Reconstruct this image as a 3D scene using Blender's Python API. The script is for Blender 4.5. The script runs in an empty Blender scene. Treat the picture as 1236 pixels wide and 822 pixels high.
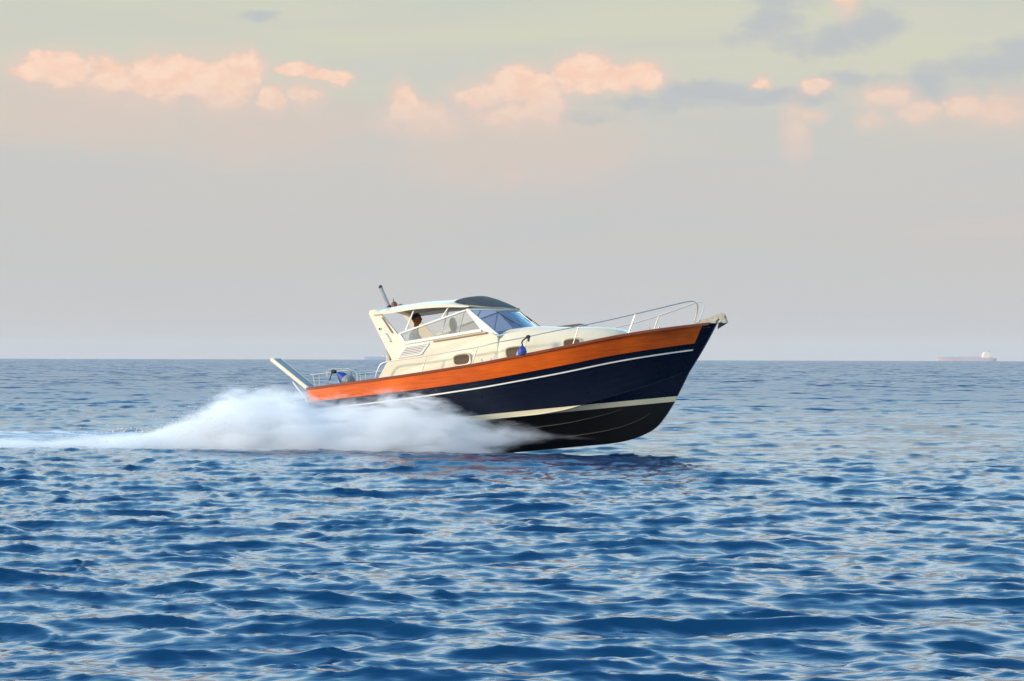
import bpy, math, random
import numpy as np
from math import sin, cos, pi, radians, atan, sqrt
from mathutils import Vector, Matrix
random.seed(5); np.random.seed(11)
SC = bpy.context.scene; COL = SC.collection

# ------------------------------------------------------------------ camera (standing 1.8 m above the water)
F = 2400.0; W0, H0 = 1236, 822; CAMH = 1.8
pitch = atan((432.7 - 411) / F); roll = radians(0.14)
cf = Vector((0, cos(pitch), sin(pitch))); cr = Vector((1, 0, 0)); cu = cr.cross(cf)
cr2 = cr * cos(roll) + cu * sin(roll); cu2 = cu * cos(roll) - cr * sin(roll)
CAM = Vector((0, 0, CAMH))
cd = bpy.data.cameras.new("camera"); cam = bpy.data.objects.new("camera", cd); COL.objects.link(cam)
cd.sensor_width = 36; cd.lens = F / W0 * 36; cd.clip_start = 0.1; cd.clip_end = 60000
cam.matrix_world = Matrix(((cr2.x, cu2.x, -cf.x, CAM.x), (cr2.y, cu2.y, -cf.y, CAM.y), (cr2.z, cu2.z, -cf.z, CAM.z), (0, 0, 0, 1)))
SC.camera = cam
RE = 6.371e6

# ------------------------------------------------------------------ boat pose
psi = radians(20); th = radians(6)
BX = Vector((cos(psi) * cos(th), -sin(psi) * cos(th), sin(th))); BY = Vector((sin(psi), cos(psi), 0)); BZ = BX.cross(BY)
ROOT = Vector((-3.52, 41.07, -0.425))
BM = Matrix(((BX.x, BY.x, BZ.x, ROOT.x), (BX.y, BY.y, BZ.y, ROOT.y), (BX.z, BY.z, BZ.z, ROOT.z), (0, 0, 0, 1)))
BI = BM.inverted()
CAML = BI @ CAM
def at(u, v, y):
    """a measured point of the photo as a boat-local point lying in the lengthwise plane y"""
    d = BI.to_3x3() @ (cf * F + cr2 * (u - 618) + cu2 * (411 - v))
    return CAML + d * ((y - CAML.y) / d.y)
def solve(u, v, fy):
    p = at(u, v, -1.0)
    for _ in range(25): p = at(u, v, -fy(p.x, p.z))
    return p

# ------------------------------------------------------------------ helpers
def new_obj(name, data, parent=None, **props):
    o = bpy.data.objects.new(name, data); COL.objects.link(o)
    if parent is not None: o.parent = parent
    for k, v in props.items(): o[k] = v
    return o
class MB:
    def __init__(s): s.v = []; s.f = []
    def add(s, vs, fs):
        b = len(s.v); s.v += [tuple(p) for p in vs]; s.f += [tuple(i + b for i in f) for f in fs]; return s
    def grid(s, rows, close_u=False, close_v=False, flip=False):
        n, m = len(rows), len(rows[0]); vs = [p for r in rows for p in r]; fs = []
        for i in range(n if close_v else n - 1):
            for j in range(m if close_u else m - 1):
                a, b, c, d = i * m + j, i * m + (j + 1) % m, ((i + 1) % n) * m + (j + 1) % m, ((i + 1) % n) * m + j
                fs.append((a, d, c, b) if flip else (a, b, c, d))
        return s.add(vs, fs)
    def tube(s, pts, r, n=10, cap=True, r2=None):
        pts = [Vector(p) for p in pts]; N = len(pts); rows = []
        t0 = (pts[1] - pts[0]).normalized(); up = Vector((0, 0, 1)) if abs(t0.z) < .9 else Vector((1, 0, 0))
        a = t0.cross(up).normalized()
        for i, p in enumerate(pts):
            t = (pts[min(i + 1, N - 1)] - pts[max(i - 1, 0)]).normalized()
            a = (a - t * a.dot(t)).normalized(); b = t.cross(a)
            rr = r if r2 is None else r + (r2 - r) * i / (N - 1)
            if isinstance(r, (list, tuple)): rr = r[i]
            rows.append([p + a * cos(2 * pi * k / n) * rr + b * sin(2 * pi * k / n) * rr for k in range(n)])
        base = len(s.v); s.grid(rows, close_u=True)
        if cap:
            s.f.append(tuple(base + k for k in range(n))); s.f.append(tuple(base + (N - 1) * n + n - 1 - k for k in range(n)))
        return s
    def slab(s, outer, inner):
        """closed solid between two matching polygons"""
        n = len(outer); vs = list(outer) + list(inner)
        fs = [tuple(range(n)), tuple(range(2 * n - 1, n - 1, -1))] + [(i, i + n, (i + 1) % n + n, (i + 1) % n) for i in range(n)]
        return s.add(vs, fs)
    def box(s, c, d, rz=0.0, ry=0.0):
        M = Matrix.Rotation(rz, 3, 'Z') @ Matrix.Rotation(ry, 3, 'Y'); c = Vector(c)
        vs = [c + M @ Vector((x * d[0] / 2, y * d[1] / 2, z * d[2] / 2)) for z in (-1, 1) for y in (-1, 1) for x in (-1, 1)]
        return s.add(vs, [(0, 2, 3, 1), (4, 5, 7, 6), (0, 1, 5, 4), (2, 6, 7, 3), (0, 4, 6, 2), (1, 3, 7, 5)])
    def sphere(s, c, r, n=14, m=9, sq=(1, 1, 1)):
        rows = [[Vector(c) + Vector((sin(pi * i / m) * cos(2 * pi * j / n) * r * sq[0], sin(pi * i / m) * sin(2 * pi * j / n) * r * sq[1], cos(pi * i / m) * r * sq[2]))
                 for j in range(n)] for i in range(m + 1)]
        return s.grid(rows, close_u=True, flip=True)
    def build(s, name, mat, parent=None, smooth=True, bevel=0, **props):
        me = bpy.data.meshes.new(name); me.from_pydata(s.v, [], s.f); me.validate()
        if mat: me.materials.append(mat)
        import bmesh
        bm = bmesh.new(); bm.from_mesh(me); bmesh.ops.remove_doubles(bm, verts=bm.verts, dist=1e-5)
        bmesh.ops.recalc_face_normals(bm, faces=bm.faces)
        for f in bm.faces: f.smooth = smooth
        if smooth:
            for e in bm.edges:
                if len(e.link_faces) == 2 and e.calc_face_angle(0) > radians(38): e.smooth = False
        bm.to_mesh(me); bm.free()
        o = new_obj(name, me, parent, **props)
        if bevel:
            m = o.modifiers.new("bevel", 'BEVEL'); m.width = bevel; m.segments = 2; m.limit_method = 'ANGLE'
        return o
def spline(pts, n=8):
    pts = [Vector(p) for p in pts]; out = []
    for i in range(len(pts) - 1):
        p0, p1, p2, p3 = pts[max(i - 1, 0)], pts[i], pts[i + 1], pts[min(i + 2, len(pts) - 1)]
        for k in range(n):
            t = k / n
            out.append(0.5 * ((2 * p1) + (p2 - p0) * t + (2 * p0 - 5 * p1 + 4 * p2 - p3) * t * t + (3 * p1 - p0 - 3 * p2 + p3) * t ** 3))
    out.append(pts[-1]); return out
def pchip(xs, ys):
    xs = list(xs); ys = list(ys); n = len(xs)
    h = [xs[i + 1] - xs[i] for i in range(n - 1)]; dl = [(ys[i + 1] - ys[i]) / h[i] for i in range(n - 1)]
    m = [dl[0]] + [0 if dl[i - 1] * dl[i] <= 0 else 2 * dl[i - 1] * dl[i] / (dl[i - 1] + dl[i]) for i in range(1, n - 1)] + [dl[-1]]
    def f(x):
        if x <= xs[0]: return ys[0]
        if x >= xs[-1]: return ys[-1]
        i = 0
        while x > xs[i + 1]: i += 1
        t = (x - xs[i]) / h[i]
        return (2 * t ** 3 - 3 * t * t + 1) * ys[i] + (t ** 3 - 2 * t * t + t) * h[i] * m[i] + (-2 * t ** 3 + 3 * t * t) * ys[i + 1] + (t ** 3 - t * t) * h[i] * m[i + 1]
    return f
mir = lambda p: Vector((p[0], -p[1], p[2]))
def lerp(a, b, t): return a + (b - a) * t

# ------------------------------------------------------------------ materials
def nt(mat): mat.use_nodes = True; return mat.node_tree.nodes, mat.node_tree.links
def principled(name, col, rough=.5, metal=0., var=0., vscale=6., bump=0., bscale=40., coat=0., **kw):
    m = bpy.data.materials.new(name); N, L = nt(m); b = N['Principled BSDF']
    b.inputs['Base Color'].default_value = (*col, 1); b.inputs['Roughness'].default_value = rough; b.inputs['Metallic'].default_value = metal
    b.inputs['Coat Weight'].default_value = coat; b.inputs['Coat Roughness'].default_value = .06
    for k, v in kw.items(): b.inputs[k.replace('_', ' ')].default_value = v
    tc = N.new('ShaderNodeTexCoord')
    if var:
        n = N.new('ShaderNodeTexNoise'); n.inputs['Scale'].default_value = vscale; n.inputs['Detail'].default_value = 5; L.new(tc.outputs['Object'], n.inputs['Vector'])
        r = N.new('ShaderNodeMapRange'); r.inputs['From Min'].default_value = .3; r.inputs['From Max'].default_value = .7
        r.inputs['To Min'].default_value = 1 - var; r.inputs['To Max'].default_value = 1 + var * .5; L.new(n.outputs['Fac'], r.inputs['Value'])
        h = N.new('ShaderNodeVectorMath'); h.operation = 'SCALE'; h.inputs[0].default_value = col; L.new(r.outputs[0], h.inputs['Scale']); L.new(h.outputs[0], b.inputs['Base Color'])
    if bump:
        n = N.new('ShaderNodeTexNoise'); n.inputs['Scale'].default_value = bscale; n.inputs['Detail'].default_value = 4; L.new(tc.outputs['Object'], n.inputs['Vector'])
        bp = N.new('ShaderNodeBump'); bp.inputs['Strength'].default_value = bump; bp.inputs['Distance'].default_value = .01
        L.new(n.outputs['Fac'], bp.inputs['Height']); L.new(bp.outputs[0], b.inputs['Normal'])
    return m
M_gel = principled('cream_gelcoat', (.77, .67, .49), .32, var=.06, vscale=1.6, coat=.2)
M_white = principled('white_frame_paint', (.84, .80, .72), .3, var=.05)
M_steel = principled('polished_steel', (.66, .60, .51), .36, .9, var=.1, vscale=9)
M_dark = principled('dark_rubber', (.03, .03, .035), .6, var=.2)
M_canvas = principled('dark_canvas', (.072, .066, .055), .75, var=.25, vscale=5, bump=.3)
M_roofin = principled('grey_headliner', (.30, .29, .27), .8, var=.1)
M_cap = principled('dark_varnished_caprail', (.26, .055, .015), .25, var=.3, vscale=4, coat=.5)
M_teak = principled('teak_deck', (.30, .18, .09), .6, var=.25, vscale=8)
M_shirt = principled('white_shirt_cloth', (.72, .68, .60), .85, var=.1, vscale=14, bump=.5)
M_skin = principled('skin', (.27, .085, .04), .5, var=.1)
M_hair = principled('dark_hair', (.02, .013, .010), .7, bump=.6)
M_trouser = principled('dark_trousers', (.05, .06, .09), .85, var=.2)
M_blue = principled('blue_fender_vinyl', (.014, .05, .26), .5, var=.2, vscale=12)
M_grey = principled('grey_vinyl', (.22, .24, .26), .5, var=.2)
M_rope = principled('dark_rope', (.035, .03, .03), .9, bump=.6, bscale=120)
M_anchor = principled('galvanised_anchor', (.38, .34, .28), .45, .7, var=.3, vscale=20)
M_brown = principled('red_brown_plastic', (.16, .05, .03), .5)
M_antenna = principled('grey_antenna', (.27, .27, .28), .4, var=.1)
M_plank = principled('grey_nonslip_plank', (.30, .30, .31), .6, var=.2, vscale=18)

def mat_wood():
    m = bpy.data.materials.new('orange_varnished_wood'); N, L = nt(m); b = N['Principled BSDF']
    tc = N.new('ShaderNodeTexCoord'); mp = N.new('ShaderNodeMapping'); mp.inputs['Scale'].default_value = (.9, 3, 16); L.new(tc.outputs['Object'], mp.inputs[0])
    n = N.new('ShaderNodeTexNoise'); n.inputs['Scale'].default_value = 2.2; n.inputs['Detail'].default_value = 7; n.inputs['Distortion'].default_value = .6; L.new(mp.outputs[0], n.inputs['Vector'])
    n2 = N.new('ShaderNodeTexNoise'); n2.inputs['Scale'].default_value = .9; n2.inputs['Detail'].default_value = 3; L.new(tc.outputs['Object'], n2.inputs['Vector'])
    a = N.new('ShaderNodeMath'); a.operation = 'MULTIPLY_ADD'; a.inputs[1].default_value = .55; L.new(n2.outputs['Fac'], a.inputs[0])
    s = N.new('ShaderNodeMath'); s.operation = 'MULTIPLY'; s.inputs[1].default_value = .45; L.new(n.outputs['Fac'], s.inputs[0]); L.new(s.outputs[0], a.inputs[2])
    r = N.new('ShaderNodeValToRGB'); r.color_ramp.elements[0].position = .33; r.color_ramp.elements[0].color = (.44, .060, .004, 1)
    r.color_ramp.elements[1].position = .66; r.color_ramp.elements[1].color = (.80, .138, .007, 1); L.new(a.outputs[0], r.inputs[0]); L.new(r.outputs[0], b.inputs['Base Color'])
    b.inputs['Roughness'].default_value = .42; b.inputs['Specular IOR Level'].default_value = .3; b.inputs['Coat Weight'].default_value = .12; b.inputs['Coat Roughness'].default_value = .12
    return m
M_wood = mat_wood()
def mat_hull():
    m = bpy.data.materials.new('navy_hull_paint'); N, L = nt(m); b = N['Principled BSDF']
    tc = N.new('ShaderNodeTexCoord'); sp = N.new('ShaderNodeSeparateXYZ'); L.new(tc.outputs['Object'], sp.inputs[0])
    n = N.new('ShaderNodeTexNoise'); n.inputs['Scale'].default_value = 5; n.inputs['Detail'].default_value = 8; L.new(tc.outputs['Object'], n.inputs['Vector'])
    def gt(z):
        g = N.new('ShaderNodeMath'); g.operation = 'GREATER_THAN'; g.inputs[1].default_value = z; L.new(sp.outputs['Z'], g.inputs[0]); return g.outputs[0]
    def mix(f, a, c):
        x = N.new('ShaderNodeMix'); x.data_type = 'RGBA'; L.new(f, x.inputs['Factor'])
        for s, val in ((x.inputs['A'], a), (x.inputs['B'], c)):
            if isinstance(val, tuple): s.default_value = (*val, 1)
            else: L.new(val, s)
        return x.outputs['Result']
    black = mix(n.outputs['Fac'], (.004, .004, .005), (.016, .014, .011))
    navy = mix(n.outputs['Fac'], (.003, .0045, .013), (.006, .009, .022)); b.inputs['Specular IOR Level'].default_value = .32
    c = mix(gt(.645), black, (.70, .60, .40)); c = mix(gt(.745), c, navy); L.new(c, b.inputs['Base Color'])
    r = N.new('ShaderNodeMapRange'); r.inputs['To Min'].default_value = .5; r.inputs['To Max'].default_value = .26; L.new(gt(.645), r.inputs['Value']); L.new(r.outputs[0], b.inputs['Roughness'])
    # lapped planks: relief that follows the strakes through the uv
    uv = N.new('ShaderNodeSeparateXYZ'); L.new(tc.outputs['UV'], uv.inputs[0])
    k = N.new('ShaderNodeMath'); k.operation = 'MULTIPLY'; k.inputs[1].default_value = 8; L.new(uv.outputs['Y'], k.inputs[0])
    fr = N.new('ShaderNodeMath'); fr.operation = 'FRACT'; L.new(k.outputs[0], fr.inputs[0])
    bp = N.new('ShaderNodeBump'); bp.inputs['Strength'].default_value = .55; bp.inputs['Distance'].default_value = .03; L.new(fr.outputs[0], bp.inputs['Height']); L.new(bp.outputs[0], b.inputs['Normal'])
    return m
M_hull = mat_hull()
def mat_glass(name, tint, refl=1.0, opaq=0.0, col=(.02, .02, .02)):
    m = bpy.data.materials.new(name); N, L = nt(m); out = N['Material Output']; N.remove(N['Principled BSDF'])
    t = N.new('ShaderNodeBsdfTransparent'); t.inputs[0].default_value = (*tint, 1)
    g = N.new('ShaderNodeBsdfGlossy'); g.inputs['Roughness'].default_value = .03
    fz = N.new('ShaderNodeFresnel'); fz.inputs[0].default_value = 1.5
    k = N.new('ShaderNodeMath'); k.operation = 'MULTIPLY'; k.inputs[1].default_value = refl; k.use_clamp = True; L.new(fz.outputs[0], k.inputs[0])
    x = N.new('ShaderNodeMixShader'); L.new(k.outputs[0], x.inputs[0])
    if opaq:
        d = N.new('ShaderNodeBsdfDiffuse'); d.inputs[0].default_value = (*col, 1); y = N.new('ShaderNodeMixShader'); y.inputs[0].default_value = opaq
        L.new(t.outputs[0], y.inputs[1]); L.new(d.outputs[0], y.inputs[2]); L.new(y.outputs[0], x.inputs[1])
    else: L.new(t.outputs[0], x.inputs[1])
    L.new(g.outputs[0], x.inputs[2]); L.new(x.outputs[0], out.inputs['Surface'])
    return m
M_glass = mat_glass('side_window_glass', (.93, .91, .88), 1.6, .08, (.8, .75, .65))
M_wglass = mat_glass('blue_tinted_windscreen_glass', (.55, .64, .80), 2.6, .30, (.28, .40, .66))
M_port = mat_glass('smoked_porthole_glass', (.2, .13, .08), 1.2, .9, (.16, .10, .06))

# ------------------------------------------------------------------ BOAT
boat = new_obj('motorboat', None, label='orange banded navy cabin motorboat speeding bow high across the waves', category='motorboat')
boat.matrix_world = BM
P = boat
Bf = pchip([0, 2, 4, 5.5, 6.8, 7.55, 8.05, 8.22], [1.25, 1.38, 1.42, 1.29, .93, .56, .19, .045])
Zs = pchip([0, 1.15, 2, 2.56, 3.3, 3.8, 4.65, 5.5, 6.7, 7.5, 8.22], [1.617, 1.641, 1.661, 1.68, 1.712, 1.738, 1.808, 1.885, 2.005, 2.05, 2.075])
Cb = pchip([0, 3.76, 4.67, 5.28, 5.62, 6.53, 7.2, 7.58], [1.2, 1.2, 1.11, 1.03, .96, .62, .22, .04])
Cz = pchip([0, 2, 3.76, 4.67, 5.28, 5.62, 6.53, 7.2, 7.58], [.50, .58, .645, .665, .705, .765, .94, 1.11, 1.2])
stem = [Vector(p) for p in ((5.46, 0, -.055), (5.96, 0, -.05), (6.373, 0, .011), (6.754, 0, .149), (7.0, 0, .369), (7.208, 0, .628), (7.4, 0, .92), (7.58, 0, 1.2))]
stemS = spline(stem, 6); sl = [0]
for i in range(1, len(stemS)): sl.append(sl[-1] + (stemS[i] - stemS[i - 1]).length)
def keel(t):
    if t <= .72: return Vector((7.58 * t, -.03, -.055))
    q = (t - .72) / .28 * sl[-1]; i = 0
    while i < len(sl) - 2 and sl[i + 1] < q: i += 1
    p = stemS[i].lerp(stemS[i + 1], min(1, (q - sl[i]) / (sl[i + 1] - sl[i]))); return Vector((p.x, -.03, p.z))
def chine(t): x = 7.58 * t; return Vector((x, -Cb(x), Cz(x)))
def sheer(t): x = 8.22 * t; return Vector((x, -Bf(x), Zs(x)))
def topside(t, s):
    p = chine(t).lerp(sheer(t), s)
    fl = .10 * max(0, min(1, (t - .45) / .35)) * max(0, min(1, (1 - t) / .12))
    p.y += fl * sin(pi * s) - .03 * sin(pi * s) * (1 - min(1, t / .5))
    p.x += .02 * sin(pi * s) * t
    return p
NT = 90; ts = [1 - (1 - i / NT) ** 1.25 for i in range(NT + 1)]
# hull mesh with uv
NB, NS = 10, 26
me = bpy.data.meshes.new('hull'); vs = []; fs = []; uvv = []
for side in (1, -1):
    base = len(vs)
    for t in ts:
        k, c = keel(t), chine(t)
        row = [k.lerp(c, j / NB) + Vector((0, 0, -.05 * sin(pi * j / NB) * min(1, (1 - t) * 4))) for j in range(NB + 1)]
        c2 = c + Vector((0, -.055 * min(1, (1 - t) / .06) * min(1, .25 + (1 - t)), -.022 * min(1, (1 - t) / .06)))   # chine flat / spray rail
        row += [c2] + [topside(t, j / NS) for j in range(0, NS + 1)]
        for j, p in enumerate(row):
            vs.append((p.x, p.y * side, p.z)); uvv.append((t, max(0, (j - NB - 2) / NS)))
    R_ = NB + 2 + NS + 1
    for i in range(NT):
        for j in range(R_ - 1):
            q = (base + i * R_ + j, base + (i + 1) * R_ + j, base + (i + 1) * R_ + j + 1, base + i * R_ + j + 1)
            fs.append(q if side == 1 else q[::-1])
R_ = NB + 2 + NS + 1; off = (NT + 1) * R_
for i in range(NT):                      # keel strip
    fs.append((i * R_, off + i * R_, off + (i + 1) * R_, (i + 1) * R_))
for j in range(NB + 2, R_ - 1):          # stem face
    a = NT * R_ + j; fs.append((a, a + off, a + off + 1, a + 1))
fs.append(tuple([j for j in range(R_)] + [off + j for j in range(R_ - 1, -1, -1)]))   # transom
me.from_pydata(vs, [], fs); me.materials.append(M_hull)
ul = me.uv_layers.new(name='UVMap')
for lp in me.loops: ul.data[lp.index].uv = uvv[lp.vertex_index]
me.polygons.foreach_set('use_smooth', [True] * len(me.polygons)); me.update()
import bmesh
bm = bmesh.new(); bm.from_mesh(me)
for e in bm.edges:
    if len(e.link_faces) == 2 and e.calc_face_angle(0) > radians(22): e.smooth = False
bm.to_mesh(me); bm.free()
new_obj('hull', me, P)
def s_for(t, dz):
    z = sheer(t).z - dz; lo, hi = 0, 1
    for _ in range(24):
        m = (lo + hi) / 2
        if topside(t, m).z < z: lo = m
        else: hi = m
    return lo
def strip(name, mat, d0, d1, out, t1=1.0, n=6, t0=0.0, stern=True):
    b = MB()
    for side in (1, -1):
        rows = []
        for t in ts:
            t = t0 + (t1 - t0) * t
            nr = topside(min(t + .01, 1), .7) - topside(max(t - .01, 0), .7); o = Vector((nr.y, -nr.x, 0)).normalized() * out
            sa, sb = s_for(t, d0(t)), s_for(t, d1(t))
            r = [topside(t, sa)] + [topside(t, lerp(sa, sb, j / n)) + o for j in range(n + 1)] + [topside(t, sb)]
            rows.append([Vector((p.x, p.y * side, p.z)) for p in r])
        b.grid(rows)
        b.f.append(tuple(len(b.v) - 1 - j for j in range(n + 3))); b.f.append(tuple(len(b.v) - len(rows) * (n + 3) + j for j in range(n + 3)))
    if stern:
        a0 = topside(0, s_for(0, d0(0))); a1 = topside(0, s_for(0, d1(0)))
        b.slab([Vector((-.014, y, z)) for y, z in ((a0.y, a0.z), (-a0.y, a0.z), (-a1.y, a1.z), (a1.y, a1.z))],
               [Vector((.004, y, z)) for y, z in ((a0.y, a0.z), (-a0.y, a0.z), (-a1.y, a1.z), (a1.y, a1.z))])
    return b.build(name, mat, P)
bh = pchip([0, .3, .6, .85, 1], [.27, .31, .345, .355, .345])
strip('sheer_strake', M_wood, lambda t: bh(t), lambda t: .004, .014, t1=.972)
st = pchip([0, .4, .7, 1], [.43, .45, .475, .455])
strip('pinstripe', M_white, lambda t: st(t) + .027, lambda t: st(t), .012, t1=.976, n=2, stern=False)
# cap rail along the gunwale
b = MB()
for side in (1, -1):
    rows = []
    for t in ts:
        p = sheer(t * .985); yy = p.y
        rows.append([Vector((p.x, y * side, z)) for y, z in ((yy - .028, p.z - .03), (yy - .032, p.z + .008), (yy - .015, p.z + .022), (min(yy + .07, -.004), p.z + .022), (min(yy + .07, -.004), p.z - .02))])
    b.grid(rows, close_u=True)
b.box((-.01, 0, Zs(0) - .003), (.05, 2.5, .05))
b.build('cap_rail', M_cap, P)
# side and fore deck
b = MB(); rows = []
for i in range(60):
    x = 3.6 + 4.5 * i / 59; w = Bf(x) - .03; z = Zs(x) - .07
    rows.append([Vector((x, w * k / 6, z + .04 * (1 - (k / 6) ** 2))) for k in range(-6, 7)])
b.grid(rows)
for side in (1, -1):
    b.grid([[Vector((x, side * (Bf(x) - .03), Zs(x) - .07)), Vector((x, side * .98, Zs(x) - .065))] for x in [1.3 + .1 * i for i in range(24)]])
b.build('deck', M_teak, P)
# cockpit well: sole and inner sides
b = MB(); b.box((1.85, 0, 1.14), (3.6, 1.96, .04)); b.box((.06, 0, 1.38), (.05, 2.2, .44))
for side in (1, -1): b.box((.65, side * 1.13, 1.38), (1.3, .05, .42)); b.box((2.6, side * .995, 1.38), (2.3, .03, .5))
b.box((3.66, 0, 1.72), (.05, 1.98, 1.1)); b.build('cockpit_well', M_gel, P)
# bottom spray strakes (lifting rails)
M_strake = principled('wet_strake', (.075, .065, .055), .45)
for fr, zmax in ((.36, .47), (.70, .60)):
    b = MB()
    def kp(t):
        p = keel(t).lerp(chine(t), fr); p.z -= .05 * sin(pi * fr) * min(1, (1 - t) * 4); return p
    t1 = max(t for t in [k / 400 for k in range(200, 396)] if kp(t).z < zmax)
    for side in (1, -1):
        pts = []
        for i in range(50):
            p = kp(.3 + (t1 - .3) * i / 49); pts.append((p.x, (p.y - .004) * side, p.z - .004))
        b.tube(pts, [.002 + .010 * min(1, (49 - i) / 25, i / 8) for i in range(50)], 6)
    b.build('spray_strake', M_strake, P)
# dark stem band and bow roller
def poly2(pts, y, dy): return [at(u, v, y) + Vector((0, dy, 0)) for u, v in pts]
b = MB(); cheek = [(842, 391.5), (846, 386.5), (858, 383.5), (871.5, 377.2), (874.5, 378.5), (877.5, 389.5), (874.5, 390.5), (869, 384.5), (861, 391)]
pc = [at(u, v, 0) for u, v in cheek]
for y in (-.085, .075): b.slab([p + Vector((0, y, 0)) for p in pc], [p + Vector((0, y + .012, 0)) for p in pc])
q0 = at(846, 390, 0); q1 = at(862, 389.5, 0)
b.tube([at(873, 382, 0) + Vector((0, -.08, 0)), at(873, 382, 0) + Vector((0, .08, 0))], .035, 10)
b.box((q0 + q1) / 2 + Vector((-.02, 0, .0)), (.42, .2, .05))
br = b.build('bow_roller', principled('weathered_steel', (.40, .37, .31), .5, .4, var=.3, vscale=15), P, smooth=False)

# ---- cabin side surface
Wc = pchip([0, 4.0, 5.0, 5.6, 6.1, 6.5], [1.06, 1.05, .92, .78, .58, .30])
yc = lambda x, z: Wc(x) - .12 * max(0, z - 1.9)
cs = lambda u, v: solve(u, v, yc)
out_px = [(455, 459), (459, 452), (466.5, 438.5), (472.6, 434.5), (470.5, 430), (445.4, 380), (445.2, 376.5), (447.5, 374.2), (452, 373.6), (456, 374.5), (461, 380), (475, 396.5), (489, 414.2), (520, 409.4), (550, 404.4), (582, 399.2), (592, 401.2), (601, 405)]
o3 = [cs(u, v) for u, v in out_px]
o3 += [Vector((4.06, -yc(4.06, 2.0), 2.0)), Vector((4.06, -Wc(4.06), 1.70)), Vector((3.0, -1.06, 1.62)), Vector((1.44, -1.06, 1.56))]
for side in (1, -1):
    b = MB(); A = [Vector((p.x, p.y * side, p.z)) for p in o3]; I = [Vector((p.x, (p.y + .055) * side, p.z)) for p in o3]
    b.slab(A, I); b.build('cockpit_coaming', M_gel, P, smooth=False, bevel=.012)
# inner strut strip of the arch leg (reveal line) and its fittings
def bar(b, p, q, w, d, yv=Vector((0, 1, 0))):
    p, q = Vector(p), Vector(q); t = (q - p).normalized(); n = t.cross(yv).normalized() * w / 2; y = yv * d / 2
    b.add([p - n - y, p + n - y, p + n + y, p - n + y, q - n - y, q + n - y, q + n + y, q - n + y],
          [(0, 1, 2, 3), (4, 7, 6, 5), (0, 4, 5, 1), (1, 5, 6, 2), (2, 6, 7, 3), (3, 7, 4, 0)])
for side in (1, -1):
    S = lambda p, o=0: Vector((p.x, (p.y - o) * side, p.z))
    b = MB(); bar(b, S(cs(461.5, 383), .015), S(cs(474, 402), .015), .02, .02); b.build('arch_trim', M_cap, P)
    b = MB(); b.tube([S(cs(465, 402.5), .0), S(cs(465.6, 402.8), .04), S(cs(471, 412), .04), S(cs(471.6, 412.6), .0)], .011, 8); b.build('grab_handle', M_steel, P)
    c = cs(458.6, 397); b = MB(); b.tube([S(c, -.02), S(c, .012)], .036, 14); b.build('vent_ring', M_steel, P)
    b = MB(); b.tube([S(c, 0), S(c, .015)], .022, 12); b.build('vent_opening', M_dark, P)
    # louvre panel
    q = [cs(480.5, 431.6), cs(490.3, 418.4), cs(517.6, 414.4), cs(508.6, 427.2)]
    b = MB()
    for i in range(4): bar(b, S(q[i], .008), S(q[(i + 1) % 4], .008), .028, .024)
    fr = b.build('louvre_panel', M_white, P)
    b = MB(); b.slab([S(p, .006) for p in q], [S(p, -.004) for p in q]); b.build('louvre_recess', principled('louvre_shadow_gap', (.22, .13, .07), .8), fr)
    b = MB()
    for k in range(1, 6): bar(b, S(q[0].lerp(q[1], k / 6), .012), S(q[3].lerp(q[2], k / 6), .012), .018, .014)
    b.build('louvre_slats', M_white, fr)
    # varnished hand rail below the window and moulding
    b = MB(); b.tube([S(cs(523, 412.3), .0), S(cs(524, 411.8), .035), S(cs(545, 408.6), .035), S(cs(570, 404.4), .035), S(cs(587, 401.6), .035), S(cs(588.5, 401.6), .0)], .0125, 8); b.build('hand_rail', principled('handrail_wood', (.52, .33, .17), .4), P)
    # portholes
    for (u, v, w, h) in ((557.7, 434, .325, .19), (621, 425.3, .325, .19), (690.5, 415.5, .31, .19)):
        c = cs(u, v); y0 = c.y
        tx = Vector((1, -(Wc(c.x + .15) - Wc(c.x - .15)) / .3, 0)).normalized(); nn = Vector((tx.y, -tx.x, 0)); nn.normalize()
        sl_ = .03
        def ring(k, o, w=w, h=h):
            pts = []
            for a in range(36):
                an = 2 * pi * a / 36; cx = math.copysign(abs(cos(an)) ** .55, cos(an)) * w / 2 * 1; cz = math.copysign(abs(sin(an)) ** .55, sin(an)) * h / 2
                cx = cx * (w / 2 + k) / (w / 2); cz = cz * (h / 2 + k) / (h / 2)
                pts.append(S(c + tx * cx + Vector((0, 0, cz + cx * sl_)) + nn * (o) ))
            return pts
        b = MB(); b.grid([ring(.03, -.03), ring(.03, .016), ring(.02, .024), ring(.0, .018), ring(-.004, -.02)], close_u=True)
        pf = b.build('porthole', principled('porthole_rim', (.72, .60, .42), .3, .2), P)
        b = MB(); b.add(ring(0, .006), [tuple(range(36))]); b.build('porthole_glass', M_port, pf)
# ---- coachroof (forward trunk)
Zc = pchip([3.7, 4.04, 4.55, 5.44, 6.04, 6.37, 6.5, 6.56], [2.33, 2.37, 2.385, 2.29, 2.22, 2.13, 2.04, 1.94])
b = MB(); rows = []
for i in range(46):
    x = 3.72 + 2.84 * (1 - (1 - i / 45) ** 1.5); w = (Wc(min(x, 6.5)) - (.02 if x < 4.02 else .0)) * (1 if x < 6.3 else sqrt(max(.05, 1 - ((x - 6.3) / .27) ** 2))); zd = Zs(x) - .08; h = Zc(x) - zd; r = []
    for k in range(41):
        a = pi * k / 40; cy = math.copysign(abs(cos(a)) ** .24, cos(a)); sz = abs(sin(a)) ** .5; z = zd + h * sz
        r.append(Vector((x, -(w - .12 * max(0, z - 1.9)) * cy, z)))
    rows.append(r)
b.grid(rows); b.f.append(tuple(range(41))); b.build('coachroof', M_gel, P)
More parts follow.
